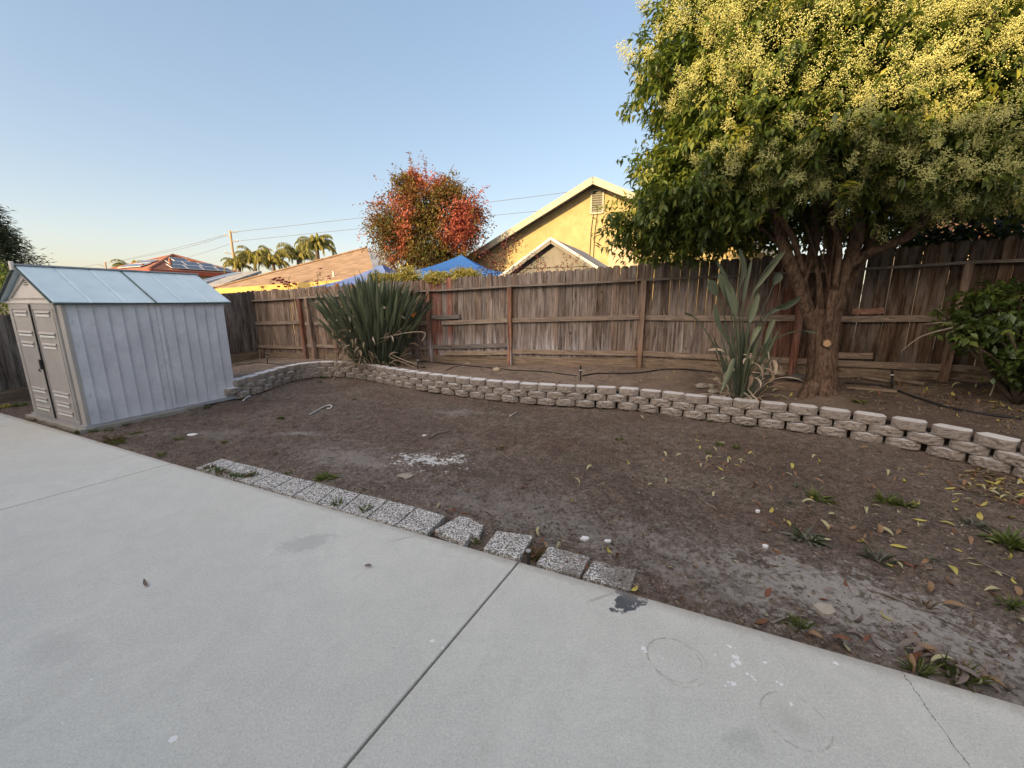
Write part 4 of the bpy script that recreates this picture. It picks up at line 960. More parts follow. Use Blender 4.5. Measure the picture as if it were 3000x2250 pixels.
sprig('purple_maple', q(1580, 880, 9.2), [[q(1578, 800, 9.2), q(1575, 745, 9.2)], [q(1585, 800, 9.2), q(1600, 775, 9.2)]], 'single purple maple sprig in front of the left side of the beige gable', k=7, sp=.05)
sprig('purple_maple', q(1665, 880, 9.1), [[q(1663, 800, 9.1), q(1658, 748, 9.1)], [q(1668, 800, 9.1), q(1692, 750, 9.1)], [q(1640, 810, 9.1), q(1637, 782, 9.1)]], 'purple maple sprig in front of the right side of the beige gable', k=7, sp=.05)
sprig('purple_maple', q(1880, 840, 8.7), [[q(1870, 750, 8.7), q(1825, 720, 8.7)], [q(1890, 740, 8.7), q(1868, 700, 8.7)], [q(1900, 740, 8.7), q(1850, 730, 8.7)]], 'dark purple twiggy leaves beside the bright green shrub over the fence', k=9, sp=.05)
# roses over the fence
M_red = noisy('red rose petals', (.16, .008, .014), (.38, .02, .03), 60, .6, .3); M_pink = noisy('pink rose petals', (.45, .10, .09), (.62, .22, .18), 60, .6, .3)
def rosebush(base, paths, blooms, label, mat, r=.045):
    t = sprig('rose_bush', base, paths, label, k=5, LL=.055, mat=M_rose, cat='rose bush', sp=.06); t['group'] = 'rose bushes over the fence'
    for (u, v, Y) in blooms:
        c = PY(u, v, Y); m = MB()
        for k in range(9):
            a = k*2.4; rr_ = r*(.35+.075*k); ti = .25+.09*k; dv = Vector((math.cos(a)*math.sin(ti), math.sin(a)*math.sin(ti)-.3, math.cos(ti))).normalized()
            x = dv.orthogonal().normalized(); y = dv.cross(x); cc_ = c+dv*rr_*.6
            m.add([cc_-x*rr_*.6, cc_-y*rr_*.5-dv*rr_*.3, cc_+x*rr_*.6, cc_+y*rr_*.6+dv*rr_*.4, cc_+dv*rr_*.55], [(0, 1, 4), (1, 2, 4), (2, 3, 4), (3, 0, 4)])
        m.build('bloom', mat, t)
rosebush(q(845, 930, 11.2), [[q(845, 850, 11.2), q(830, 820, 11.2), q(800, 820, 11.2)], [q(850, 850, 11.2), q(845, 810, 11.2)], [q(855, 860, 11.1), q(868, 835, 11.2)], [q(770, 860, 11.2), q(775, 840, 11.2)]],
         [(800, 822, 11.2), (806, 818, 11.2), (812, 824, 11.2), (819, 816, 11.2), (821, 825, 11.2), (800, 833, 11.2), (826, 830, 11.1), (833, 835, 11.1), (838, 828, 11.2), (843, 836, 11.1), (850, 840, 11.1), (846, 830, 11.1), (861, 833, 11.1), (866, 835, 11.1), (816, 842, 11.1), (804, 851, 11.0), (768, 843, 11.2), (836, 842, 11.1), (828, 822, 11.15)], 'rose bush with a cluster of dark red blooms over the fence', M_red, .062)
rosebush(q(935, 930, 10.7), [[q(932, 850, 10.7), q(930, 820, 10.7), q(938, 795, 10.7)], [q(925, 850, 10.7), q(915, 830, 10.7)], [q(950, 850, 10.7), q(960, 815, 10.7)]],
         [(939, 789, 10.7), (962, 812, 10.7), (925, 826, 10.7), (966, 818, 10.7), (929, 833, 10.7)], 'rose bush with a few pink blooms beside the big strappy plant', M_pink, .055)
# ================================================================ BIRD OF PARADISE
M_sl = mat_leaf('strap leaf', [(0, (0.051, 0.067, 0.046)), (.5, (0.092, 0.116, 0.074)), (1, (0.177, 0.202, 0.114))], .5, .08, .4)
M_dry = mat_leaf('dry leaf', [(0, (0.216, 0.155, 0.101)), (.5, (0.405, 0.317, 0.223)), (1, (0.648, 0.567, 0.459))], .85, .2, .2, (0.540, 0.405, 0.270))
M_org = noisy('orange bloom', (.55, .16, .02), (.7, .28, .04), 30, .6, 0)
def strap(m, base, az, tilt, Lp, Lb, w, curv, t, r=.008, fold=.5, tw=0.0):
    out = Vector((math.cos(az), math.sin(az), 0)); N = 14; P = []; ang = tilt; p = Vector(base); P.append(p.copy())
    for i in range(N):
        dl = (Lp+Lb)/N; d = out*math.sin(ang)+UP*math.cos(ang); p = p+d*dl; P.append(p.copy()); ang += curv/N*(.5+i/N)
    k = int(N*Lp/(Lp+Lb)); k = max(1, k)
    if Lp > .05: m.tube(P[:k+1], [r*(1-.4*i/k) for i in range(k+1)], 5, t=t*.8, cap=False)
    sdv_ = out.cross(UP).normalized(); vs = []; nb = N-k
    for i in range(nb+1):
        q_ = P[k+i]; s = i/nb; ww = w*(math.sin(math.pi*min(1, s*.92+.06))**.75)*(1-.15*s); dd = (P[min(k+i+1, N)]-P[max(k+i-1, 0)]).normalized()
        nn = sdv_.cross(dd).normalized(); c_, s_ = math.cos(tw*s), math.sin(tw*s); sd = sdv_*c_+nn*s_; nn = sdv_.cross(dd) if not tw else sd.cross(dd)
        vs += [q_+sd*ww+nn*ww*fold, q_, q_-sd*ww+nn*ww*fold]
    m.add(vs, [f for i in range(nb) for f in ((3*i, 3*i+1, 3*i+4, 3*i+3), (3*i+1, 3*i+2, 3*i+5, 3*i+4))], t=t)
def strelitzia(base, n, label, Hm, Lbr, wr, spread, nd, rb=.28, flo=0, extra=None):
    t = empty('bird_of_paradise_plant', base, label, 'plant'); m = MB()
    for i in range(n):
        az = random.uniform(0, 2*math.pi); q_ = random.random(); tl = spread*q_**.75*random.uniform(.75, 1.1)
        tot = Hm*random.uniform(.55, 1.08)*(1-.12*q_); Lb = random.uniform(*Lbr); Lp = max(.12, tot-Lb)
        b = Vector((base.x+math.cos(az)*rb*q_, base.y+math.sin(az)*rb*q_*.7, zat(base.x, base.y)-.02))
        strap(m, b, az+random.gauss(0, .25), tl*.8, Lp, Lb, random.uniform(*wr), random.uniform(-.15, .6)*spread, random.random(), fold=random.uniform(.2, 1.0), tw=random.uniform(-1.3, 1.3))
    if extra: extra(m)
    m.build('leaves', M_sl, t, tint=True, smooth=True)
    m = MB()
    for i in range(nd):
        az = random.uniform(0, 2*math.pi); b = Vector((base.x+math.cos(az)*rb, base.y+math.sin(az)*rb*.7, zat(base.x, base.y)))
        strap(m, b, az+random.gauss(0, .4), random.uniform(.3, 1.3), random.uniform(.05, .35), random.uniform(.15, .45), random.uniform(.005, .013), random.uniform(.4, 2.2), random.random(), r=.006, fold=.8, tw=random.uniform(-2, 2))
    # withered blades caught in the clump
    for i in range(nd//2):
        az = random.uniform(math.pi, 2*math.pi); rr_ = rb*random.uniform(.8, 1.9); b = Vector((base.x+math.cos(az)*rr_, base.y+math.sin(az)*rr_*.8, base.z+random.uniform(.3, Hm*.62)))
        strap(m, b, az+random.gauss(0, 1), random.uniform(.8, 2.4), .0, random.uniform(.14, .3), random.uniform(.018, .035), random.uniform(.5, 2.5), random.random(), fold=.8, tw=random.uniform(-3, 3))
    m.build('dead_leaves', M_dry, t, tint=True)
    return t
pA = Vector((-2.90, 8.62, 0)); pA.z = zat(pA.x, pA.y)
sA = strelitzia(pA, 520, 'big dense clump of bird of paradise with narrow dark green leaves behind the wall', 1.95, (.40, .75), (.022, .046), .70, 130, .44)
for u, v in ((987, 842), (1039, 850), (955, 862), (1210, 930)):
    c = PY(u, v, 8.3); m = MB()
    m.tube([pA+UP*.2, (pA+c)/2+UP*.1, c], [.008, .007, .006], 5)
    m.build('flower_stalk', M_sl, sA, tint=True); m = MB()
    for k in range(4): m.add([c, c+Vector((random.uniform(-.03, .03), -.02, .04)), c+Vector((random.uniform(-.09, .09), -.03, random.uniform(.07, .13)))], [(0, 1, 2)]); m.add([c, c+Vector((.02, .01, .03)), c+Vector((random.uniform(-.09, .09), 0, random.uniform(.05, .12)))], [(0, 1, 2)])
    m.build('flower', M_org, sA)
pB = Vector((3.22, 5.50, 0)); pB.z = zat(pB.x, pB.y)
def exB(m):   # the individually placed broad leaves
    def L3(P, w, wb, t=.5, r=.008):
        w *= .60; Q = spline([PY(*p) for p in P], 5); k = int(len(Q)*wb); m.tube(Q[:k+1], r, 5, cap=False, t=t)
        nb = len(Q)-1-k; sdv_ = Vector((1, -.25, 0)); vs = []
        for i in range(nb+1):
            s = i/nb; ww = w*(math.sin(math.pi*min(1, s*.95+.03))**.7); d = (Q[min(k+i+1, len(Q)-1)]-Q[k+i-1]).normalized()
            sd = (sdv_-d*sdv_.dot(d)).normalized(); nn = sd.cross(d)
            vs += [Q[k+i]+sd*ww+nn*ww*.7, Q[k+i], Q[k+i]-sd*ww+nn*ww*.5]
        m.add(vs, [f for i in range(nb) for f in ((3*i, 3*i+1, 3*i+4, 3*i+3), (3*i+1, 3*i+2, 3*i+5, 3*i+4))], t=t)
    Y = 5.4; b = (2170, 1150, 5.5)
    L3([b, (2168, 1000, Y), (2166, 860, Y), (2178, 790, Y), (2166, 728, Y)], .055, .55, .25)
    L3([b, (2150, 1000, Y), (2135, 880, Y), (2105, 800, Y)], .085, .62, .55); L3([(2140, 1020, Y), (2115, 900, Y), (2092, 850, Y), (2078, 820, Y)], .10, .5, .3)
    L3([b, (2185, 1000, Y), (2200, 880, 5.3), (2225, 830, 5.3), (2300, 735, 5.2)], .045, .62, .7); L3([b, (2155, 960, Y), (2140, 850, Y), (2100, 765, Y)], .04, .6, .4)
    L3([b, (2200, 1040, Y), (2255, 920, 5.2), (2300, 895, 5.1), (2345, 868, 5.0)], .075, .6, .35); L3([b, (2220, 960, Y), (2260, 850, Y), (2285, 800, Y)], .09, .72, .05)
    L3([b, (2190, 1000, Y), (2215, 850, Y), (2250, 780, 5.3), (2292, 735, 5.2)], .03, .75, .6); L3([b, (2230, 1020, 5.3), (2300, 980, 5.2), (2360, 968, 5.1), (2400, 974, 5.0)], .06, .62, .3)
    L3([b, (2190, 980, 5.3), (2200, 930, 5.3), (2222, 860, 5.3)], .065, .5, .7); L3([b, (2175, 950, 5.3), (2180, 860, 5.3), (2202, 760, 5.3)], .04, .5, .35)
    L3([b, (2230, 1030, 5.3), (2255, 960, 5.3), (2268, 935, 5.3)], .05, .4, .75); L3([b, (2195, 1030, 5.3), (2215, 970, 5.3), (2240, 960, 5.3)], .055, .4, .95)
    L3([(2155, 1060, 5.3), (2150, 1050, 5.2), (2138, 1090, 5.15), (2112, 1150, 5.1)], .055, .25, .75); L3([b, (2080, 990, 5.3), (2040, 935, 5.3), (2005, 915, 5.3)], .028, .72, .45)
    L3([b, (2150, 1040, 5.3), (2105, 950, 5.3), (2095, 890, 5.3)], .05, .45, .4); L3([b, (2160, 980, 5.35), (2150, 900, 5.35), (2125, 820, 5.4)], .085, .5, .6)
    L3([b, (2210, 980, 5.4), (2250, 920, 5.4), (2330, 880, 5.3)], .05, .6, .3)
sB = strelitzia(pB, 42, 'open clump of bird of paradise with broad paddle leaves beside the tree', 1.05, (.35, .5), (.016, .03), .5, 34, .2, extra=exB)
m = MB()
for pth in (((2205, 1090), (2262, 1098), (2250, 1030)), ((2180, 1150), (2215, 1180), (2225, 1215)), ((2190, 1140), (2235, 1190), (2240, 1215))):
    Q = [PY(*p, 5.25) for p in pth]; m.tube(Q, .008, 5, t=.9)
m.build('dead_stalk', M_dry, sB, tint=True)
# long withered stalks drooping from the big clump over the wall
m = MB()
for pth in (((1020, 1040), (990, 1080), (965, 1140)), ((1010, 1040), (1000, 1010), (985, 1060), (1003, 1105)), ((1060, 1030), (1050, 1075), (1040, 1110)), ((1140, 1045), (1200, 1070), (1222, 1080)), ((1150, 1040), (1190, 1058), (1228, 1070)), ((1080, 1000), (1190, 975), (1245, 975), (1235, 1000)), ((1100, 1010), (1180, 960), (1230, 870))):
    Q = spline([PY(u, v, 8.25-(.05 if v > 1060 else 0)) for u, v in pth], 4); m.tube(Q, [.012-.006*i/len(Q) for i in range(len(Q))], 5, t=random.random())
m.build('dead_stalk', M_dry, sA, tint=True)
# ================================================================ BACKGROUND BUILDINGS
M_yel = mat_stucco('yellow stucco', (0.334, 0.265, 0.136), (0.392, 0.318, 0.171)); M_cream = mat_stucco('cream stucco', (0.360, 0.288, 0.202), (0.418, 0.338, 0.245))
M_trim = noisy('cream painted trim', (0.288, 0.272, 0.207), (0.357, 0.350, 0.298), 6, .7, .1); M_ytrim = noisy('yellow fascia paint', (0.348, 0.247, 0.067), (0.404, 0.303, 0.101), 5, .7, .1)
M_shgl = mat_shingle('tan shingles', (0.208, 0.144, 0.098), (0.282, 0.202, 0.144), D2, .22); M_gshg = mat_shingle('grey shingles', (.22, .22, .23), (.33, .33, .34), D1, .18)
M_beige = noisy('beige siding', (0.167, 0.158, 0.147), (0.196, 0.188, 0.176), 3, .85, .15)
M_tile = NT('red clay tile'); n = M_tile
ang_ = math.atan2(D1.y, D1.x)
p_ = n.n('ShaderNodeVectorRotate', {'rotation_type': 'Z_AXIS'}, Vector=n.co, Angle=-ang_).outputs[0]; q_ = n.n('ShaderNodeSeparateXYZ', None, Vector=p_).outputs
w1 = n.math('ABSOLUTE', n.math('SINE', n.math('MULTIPLY', q_[2], 22.0)))
M_tile = n.out(n.mix(n.mr(w1, .15, .6), (0.080, 0.032, 0.024), n.mix(n.noise(6, 3), (0.272, 0.104, 0.068), (0.368, 0.168, 0.112))), .85, n.bump(w1, .6, .04))
M_orange = noisy('orange red fascia', (0.288, 0.060, 0.032), (0.368, 0.088, 0.044), 4, .7, 0)
M_panel = NT('solar panel glass'); M_panel = M_panel.out((.05, .065, .10), .18, None, .6)
M_alu = noisy('aluminium edge', (.45, .46, .48), (.6, .6, .62), 4, .4, 0)
def slab(mb, pts, th):
    P = [Vector(p) for p in pts]; nn = (P[1]-P[0]).cross(P[2]-P[0]).normalized()
    if nn.z < 0: nn = -nn
    mb.prism(P, -nn*th)
# yellow gable house
yp = PY(1747, 530, 14.5); yh = empty('stucco_house', (yp.x, yp.y, 0), 'yellow stucco house gable with attic vent beyond the fence', 'house')
def yf(x, y, z): return Vector((yp.x, yp.y, 0))+D2*x+D1*y+UP*z     # x>0 left
zpk = yp.z-.12; sl_ = .475; hw = 7.2
m = MB(); m.prism([yf(-hw, 0, 0), yf(hw, 0, 0), yf(hw, 0, zpk-sl_*hw), yf(0, 0, zpk), yf(-hw, 0, zpk-sl_*hw)], D1*9); m.build('wall', M_yel, yh)
m = MB()
for sgn in (1, -1):
    m2 = [yf(0, -.45, zpk+.14), yf(0, 9.4, zpk+.14), yf(sgn*(hw+.5), 9.4, zpk+.14-sl_*(hw+.5)), yf(sgn*(hw+.5), -.45, zpk+.14-sl_*(hw+.5))]
    slab(m, m2, .10)
m.build('roof', M_gshg, yh)
m = MB()
for sgn in (1, -1): m.bar(yf(0, -.47, zpk+.03), yf(sgn*(hw+.5), -.47, zpk+.03-sl_*(hw+.5)), .045, .21)
m.build('fascia', M_trim, yh)
vp = PY(1753, 594, 14.6); vx = (vp-Vector((yp.x, yp.y, 0))).dot(D2); vz = vp.z
m = MB()
for sx_ in (-1, 1): m.box(yf(vx+sx_*.20, -.025, vz), D2, D1, UP, .03, .03, .38)
for sz_ in (-1, 1): m.box(yf(vx, -.025, vz+sz_*.36), D2, D1, UP, .172, .028, .03)
av = m.build('attic_vent', M_trim, yh)
m = MB()
for k in range(9): m.box(yf(vx, -.022, vz-.29+.073*k), D2, (D1+UP*.6).normalized(), (UP-D1*.6).normalized(), .17, .02, .007)
m.build('vent_louvre', M_trim, av); m = MB(); m.box(yf(vx, -.006, vz), D2, D1, UP, .17, .004, .33); m.build('vent_opening', M_dark, av)
for a, b in (((1739, 622), (1727, 730)), ((1752, 622), (1738, 740))):
    pa = PY(*a, 14.5); pb = PY(*b, 14.5); xa = (pa-Vector((yp.x, yp.y, 0))).dot(D2); xb = (pb-Vector((yp.x, yp.y, 0))).dot(D2)
    m = MB(); m.tube([yf(xa, -.02, pa.z), yf((xa+xb)/2+.02, -.03, (pa.z+pb.z)/2), yf(xb, -.02, pb.z-.8)], .012, 5); m.build('cable', M_dark, yh)
pa = PY(1781, 720, 14.1); xa = (pa-Vector((yp.x, yp.y, 0))).dot(D2)
m = MB(); m.box(yf(xa-.75, -.004, pa.z-.35), D2, D1, UP, .75, .004, .36); m.build('repair_patch', mat_stucco('grey stucco patch', (.40, .33, .24), (.46, .38, .28)), yh)
m = MB(); m.box(yf(xa-1.2, -.02, pa.z-.74), D2, D1, UP, 1.4, .02, .03); m.build('band', M_ytrim, yh)
# little beige gabled outbuilding
bp = PY(1621, 695, 9.9); bh = empty('garden_shed', (bp.x, bp.y, 0), 'beige gabled garden outbuilding with white trim just beyond the fence', 'outbuilding')
def bf(x, y, z): return Vector((bp.x, bp.y, 0))+D2*x+D1*y+UP*z
zb_ = bp.z-.03; hw = 1.35; sl_ = .62
m = MB(); m.prism([bf(-hw, 0, 0), bf(hw, 0, 0), bf(hw, 0, zb_-.06-sl_*hw), bf(0, 0, zb_-.06), bf(-hw, 0, zb_-.06-sl_*hw)], D1*2.6); m.build('wall', M_beige, bh)
m = MB()
for zz in (.65,): m.box(bf(0, -.006, zb_-zz), D2, D1, UP, .98, .006, .008)
m.build('siding_joint', M_dark, bh); m = MB(); m.box(bf(0, -.004, zb_-.45), D2, D1, UP, .003, .004, .12); m.build('siding_joint', M_beige, bh)
m = MB()
for sgn in (1, -1): slab(m, [bf(0, -.16, zb_), bf(0, 2.8, zb_), bf(sgn*(hw+.25), 2.8, zb_-sl_*(hw+.25)), bf(sgn*(hw+.25), -.16, zb_-sl_*(hw+.25))], .05)
m.build('roof', M_gshg, bh)
m = MB()
for sgn in (1, -1): m.bar(bf(0, -.175, zb_-.015), bf(sgn*(hw+.25), -.175, zb_-.015-sl_*(hw+.25)), .02, .05)
m.build('metal_edge', noisy('white metal edge', (0.416, 0.432, 0.456), (0.496, 0.512, 0.536), 5, .5, 0), bh)
m = MB()
for sgn in (1, -1): m.bar(bf(0, -.165, zb_-.075), bf(sgn*(hw+.22), -.165, zb_-.075-sl_*(hw+.22)), .02, .09)
m.build('rake_board', M_beige, bh)
# tan hip roof house
e0, e1_, r0_, r1_ = PY(614, 847, 22), PY(1100, 812, 17.0), PY(1076, 726, 22.5), PY(1076, 726, 22.5)
th = empty('tan_roof_house', (e0.x+3, e0.y, 0), 'house with broad sunlit tan shingle roof and yellow fascia beyond the left fence', 'house')
bk = D1*7
m = MB(); slab(m, [e0, e1_, r0_], .16); tR = m.build('roof', M_shgl, th)
e2 = e1_+(e1_-e0).normalized()*2.5
m = MB(); a2 = PY(1150, 748, 21.5); a3 = PY(1110, 800, 18.0); a4 = PY(1076, 800, 18.2); slab(m, [r0_, a2, PY(1160, 800, 18.6), e1_+UP*.02], .16); m.build('roof_gable_side', mat_shingle('blue grey shingles', (.24, .26, .29), (.34, .36, .38), D1, .22), tR)

m = MB(); m.bar(e0-UP*.14-D1*.04, e2-UP*.14-D1*.04, .06, .26); m.build('fascia', M_ytrim, th)
m = MB(); A = e0+D1*.5-D2*.7; B = e2+D1*.5; m.prism([Vector((A.x, A.y, 0)), Vector((B.x, B.y, 0)), Vector((B.x, B.y, B.z-.25)), Vector((A.x, A.y, A.z-.3))], D1*4); m.build('wall', M_yel, th)
m = MB(); q = PY(978, 812, 18.6); m.tube([q-UP*.2, q+UP*.22], .04, 8); m.tube([q+UP*.22, q+UP*.25], .06, 8); m.build('vent_pipe', M_alu, th)
m = MB(); m.bar(e0.lerp(r0_, .02)+UP*.02, e0.lerp(r0_, .995)+UP*.02, .22, .06); m.build('hip_cap', M_shgl, tR)
# red tile house with solar panels
C = PY(438, 788, 40); kx, ky = 9.0, 8.2
tr = empty('tile_roof_house', (C.x, C.y, 0), 'two storey house with red tile hip roof and solar panels, far left beyond the shed', 'house')
def tf(x, y, z): return Vector((C.x, C.y, 0))+D2*x+D1*y+UP*z
ze = C.z; pk = PY(523, 747, 45.2); zp = pk.z; P1 = tf(0, 0, ze); P2 = tf(0, kx, ze); P3 = tf(9.5, kx, ze); P4 = tf(9.5, 0, ze); T1 = tf(4.2, 4.2, zp); T2 = tf(5.3, 4.6, zp)
m = MB()
for f_ in ((P1, P2, T1), (P2, P3, T2, T1), (P3, P4, T2), (P4, P1, T1, T2)): slab(m, f_, .12)
m.build('roof', M_tile, tr)
m = MB(); ins = .45
m.prism([tf(ins, ins, 0), tf(ins, kx-ins, 0), tf(9.5-ins, kx-ins, 0), tf(9.5-ins, ins, 0)], UP*(ze-.15)); m.build('wall', M_cream, tr)
m = MB(); dz = UP*.22
for a, b in ((P1, P2), (P1, P4)): m.bar(a-dz, b-dz, .08, .36)
m.build('fascia', M_orange, tr)
m = MB()
for a, b in ((P1, T1), (P2, T1), (T1, T2), (P4, T2)): m.tube([a+UP*.03, b+UP*.05], .14, 8)
m.build('ridge_tiles', M_tile, tr)
def onroof(A, B, Cc, a, b): return A+(B-A)*a+(Cc-A)*b
def panel(cx, cy, w_, h_, face):
    A, B, Cc = face; ex = (B-A).normalized(); nn = (B-A).cross(Cc-A).normalized(); nn = nn if nn.z > 0 else -nn; ey = nn.cross(ex); ey = ey if ey.z > 0 else -ey
    c = A+ex*cx+ey*cy+nn*.14
    m = MB(); m.box(c, ex, ey, nn, w_/2-.03, h_/2-.03, .03); o = m.build('solar_panel', M_panel, tr)
    m = MB()
    for sg in (-1, 1): m.box(c+ex*(sg*(w_/2-.015)), ex, ey, nn, .015, h_/2, .035); m.box(c+ey*(sg*(h_/2-.015)), ex, ey, nn, w_/2-.03, .015, .033)
    m.build('frame', M_alu, o)
fr = (P1, P2, T1)
for (cx, cy) in ((2.7, .8), (4.2, .8), (5.7, .8), (7.2, .8), (3.1, 1.85), (4.6, 1.85), (6.1, 1.85), (4.0, 2.9)): panel(cx, cy, 1.46, 1.0, fr)
fl = (P1, P4, T1)
for (cx, cy) in ((3.4, 1.1), (4.9, 1.1), (6.4, 1.1), (3.9, 2.2), (5.4, 2.2)): panel(cx, cy, 1.46, 1.0, fl)
m = MB()
for u, v in ((498, 765), (419, 782)): q = PY(u, v, 42); m.tube([q-UP*.4, q+UP*.3], .12, 8)
m.build('vent_pipe', M_tile, tr)
# low grey roof with panels between the two houses
a, b, c_, d_ = PY(575, 824, 24), PY(612, 846, 21.5), PY(765, 793, 26), PY(690, 797, 30)
gh = empty('grey_roof_house', (a.x, a.y, 0), 'low grey shingle roof with solar panel between the tile roof and tan roof', 'house')
m = MB(); slab(m, [a, b, c_, d_], .15); m.build('roof', M_gshg, gh)
m = MB(); A = a+D1*.3; B = b+D1*.3; Cq = c_+D1*.6; m.prism([Vector((A.x, A.y, 0)), Vector((B.x, B.y, 0)), Vector((B.x, B.y, B.z-.3)), Vector((A.x, A.y, A.z-.3))], (Cq-B)*.9-UP*(Cq-B).z*.9); m.build('wall', M_cream, gh)
m = MB(); slab(m, [PY(580, 822, 23.4), PY(598, 826, 23), PY(706, 799, 26.5), PY(680, 798, 27)], .1); o = m.build('solar_panel', M_panel, gh)
m = MB(); m.bar(PY(598, 827, 22.9), PY(708, 800, 26.4), .06, .1); m.bar(PY(576, 826, 23.2), PY(600, 829, 22.9), .06, .1); m.build('frame', M_alu, o)
# tan house at far right glimpsed through leaves
rp = PY(3000, 640, 13.0); rh = empty('salmon_house', (rp.x, rp.y, 0), 'salmon tan roof glimpsed through the dark leaves at the far right', 'house')
m = MB(); slab(m, [rp+Vector((-2.6, .3, -.5)), rp+Vector((4, -2.5, -.5)), rp+Vector((5, 1.8, 1.6)), rp+Vector((-1.0, 4, 1.6))], .15); m.build('roof', mat_shingle('salmon shingles', (0.151, 0.079, 0.050), (0.187, 0.108, 0.072), D2, .2), rh)
m = MB(); A = rp+Vector((-2.3, .6, 0)); B = rp+Vector((4, -2, 0)); m.prism([Vector((A.x, A.y, 0)), Vector((B.x, B.y, 0)), Vector((B.x, B.y, rp.z-.6)), Vector((A.x, A.y, rp.z-.6))], Vector((1, 3, 0))); m.build('wall', M_cream, rh)
# ================================================================ CANOPIES
def mat_fab(nm, a_, b_):
    n = NT(nm); return n.out(n.mix(n.noise(2, 3), a_, b_), .7, n.bump(n.noise(5, 4), .4, .05), .3, 0, (.25, b_))
M_blue = mat_fab('blue canopy fabric', (0.028, 0.112, 0.384), (0.040, 0.144, 0.448)); M_blue2 = mat_fab('faded blue canopy fabric', (0.080, 0.160, 0.440), (0.176, 0.240, 0.496))
def canopy(cu, cv, Y, half, zt, label, mat, rot=0, mlow=.78):
    c = PY(cu, cv, Y); t = empty('pop_up_canopy', (c.x, c.y, 0), label, 'canopy', 'pop up canopies beyond the fence'); Vv = []; Fv = []
    ax = D1*math.cos(rot)+D2*math.sin(rot); ay = D2*math.cos(rot)-D1*math.sin(rot); N = 12
    corners = [c+ax*half*i+ay*half*j-UP*mlow for i, j in ((-1, -1), (1, -1), (1, 1), (-1, 1))]
    m = MB(); K = 10
    for k in range(4):
        A, B = corners[k], corners[(k+1) % 4]; vs = []
        for i in range(K+1):
            t_ = i/K
            for j in range(N+1):
                s = j/N; e = A.lerp(B, s); e = e-UP*(.10*4*s*(1-s)) if False else e+UP*(.06*4*s*(1-s))
                p = c.lerp(e, t_); p -= UP*(.16*math.sin(math.pi*t_)*(1-.0*abs(2*s-1)))*(1.0-.35*(abs(2*s-1)**2))
                vs.append(p)
        b0_ = len(vs); 
        for j in range(N+1): s = j/N; e = A.lerp(B, s)+UP*(.06*4*s*(1-s)); vs.append(e-UP*.24)
        fs = [(i*(N+1)+j, i*(N+1)+j+1, (i+1)*(N+1)+j+1, (i+1)*(N+1)+j) for i in range(K) for j in range(N)]+[(K*(N+1)+j, K*(N+1)+j+1, b0_+j+1, b0_+j) for j in range(N)]
        m.add(vs, fs)
    m.build('fabric_roof', mat, t, smooth=True)
    for q in corners:
        m = MB(); q = q-(q-c)*.02; m.box(Vector((q.x, q.y, (q.z-.05)/2)), Vector((1, 0, 0)), Vector((0, 1, 0)), UP, .02, .02, (q.z-.05)/2); m.build('leg', M_alu, t)
    m = MB()
    for q in corners: m.tube([c-UP*.06, c.lerp(q, .5)-UP*.22, q-UP*.04], .012, 5)
    m.build('truss', M_alu, t); return t
canopy(1352, 747, 12.4, 1.62, 0, 'bright blue pop up canopy in front of the red leaved tree', M_blue, .25, mlow=.62)
canopy(1119, 774, 14.0, 1.6, 0, 'faded lilac blue pop up canopy behind the big strappy plant', M_blue2, .1)
# ================================================================ POLES AND WIRES
M_pole = noisy('weathered pole wood', (.26, .17, .10), (.36, .25, .16), 3, .9, .1); M_wire = noisy('wire', (.10, .11, .13), (.14, .15, .17), 3, .6, 0)
def pole(u0, v0, u1, v1, Y, arms, label, r=.14):
    a = PY(u0, v0, Y); b = PY(u1, v1, Y); b2 = Vector((b.x, b.y, 0)); t = empty('utility_pole', b2, label, 'utility pole', 'utility poles'); m = MB()
    m.tube([b2, a], [r*1.1, r*.8], 10); m.build('pole', M_pole, t, smooth=True)
    for (ua, va, ub, vb) in arms:
        m = MB(); A, B = PY(ua, va, Y), PY(ub, vb, Y); m.bar(A, B, .10, .11)
        m.build('crossarm', noisy('crossarm', (.16, .15, .15), (.25, .23, .22), 3, .9, 0), t)
        for q in (A.lerp(B, .06), A.lerp(B, .94)):
            m = MB(); m.tube([q, q+UP*.12, q+UP*.2], [.05, .06, .03], 6); m.build('insulator', M_alu, t)
    return t
pole(674, 675, 686, 770, 48, [(658, 688, 674, 693), (678, 680, 694, 680), (679, 707, 698, 707), (658, 740, 703, 749)], 'tall sunlit wooden utility pole with crossarms rising beside the palms')
pole(308, 767, 311, 800, 85, [(286, 774, 308, 781), (309, 769, 329, 769), (310, 789, 330, 789)], 'small distant utility pole above the shed roof', .16)
def wire(a, b, c, label, r=.022):
    m = MB(); m.tube(spline([PY(*a), PY(*c), PY(*b)], 10), r, 5); tagp(m.build('overhead_wire', M_wire), label, 'wire', 'overhead wires')
wire((694, 679, 48), (1690, 560, 40), (1100, 633, 44), 'upper overhead wire running right from the tall pole above the autumn tree')
wire((698, 706, 48), (1640, 612, 40), (1080, 667, 44), 'lower overhead wire running right from the tall pole behind the autumn tree')
wire((329, 769, 85), (658, 688, 48), (520, 726, 60), 'upper overhead wire between the small and the tall pole', .025)
wire((329, 769, 85), (660, 692, 48), (510, 734, 60), 'second overhead wire just below the upper one between the poles', .025)
wire((450, 782, 78), (676, 714, 48), (580, 745, 56), 'lowest overhead wire reaching the tall pole from the left', .02)
wire((-60, 815, 90), (286, 774, 85), (150, 797, 88), 'overhead wire running off to the left from the small pole', .028)
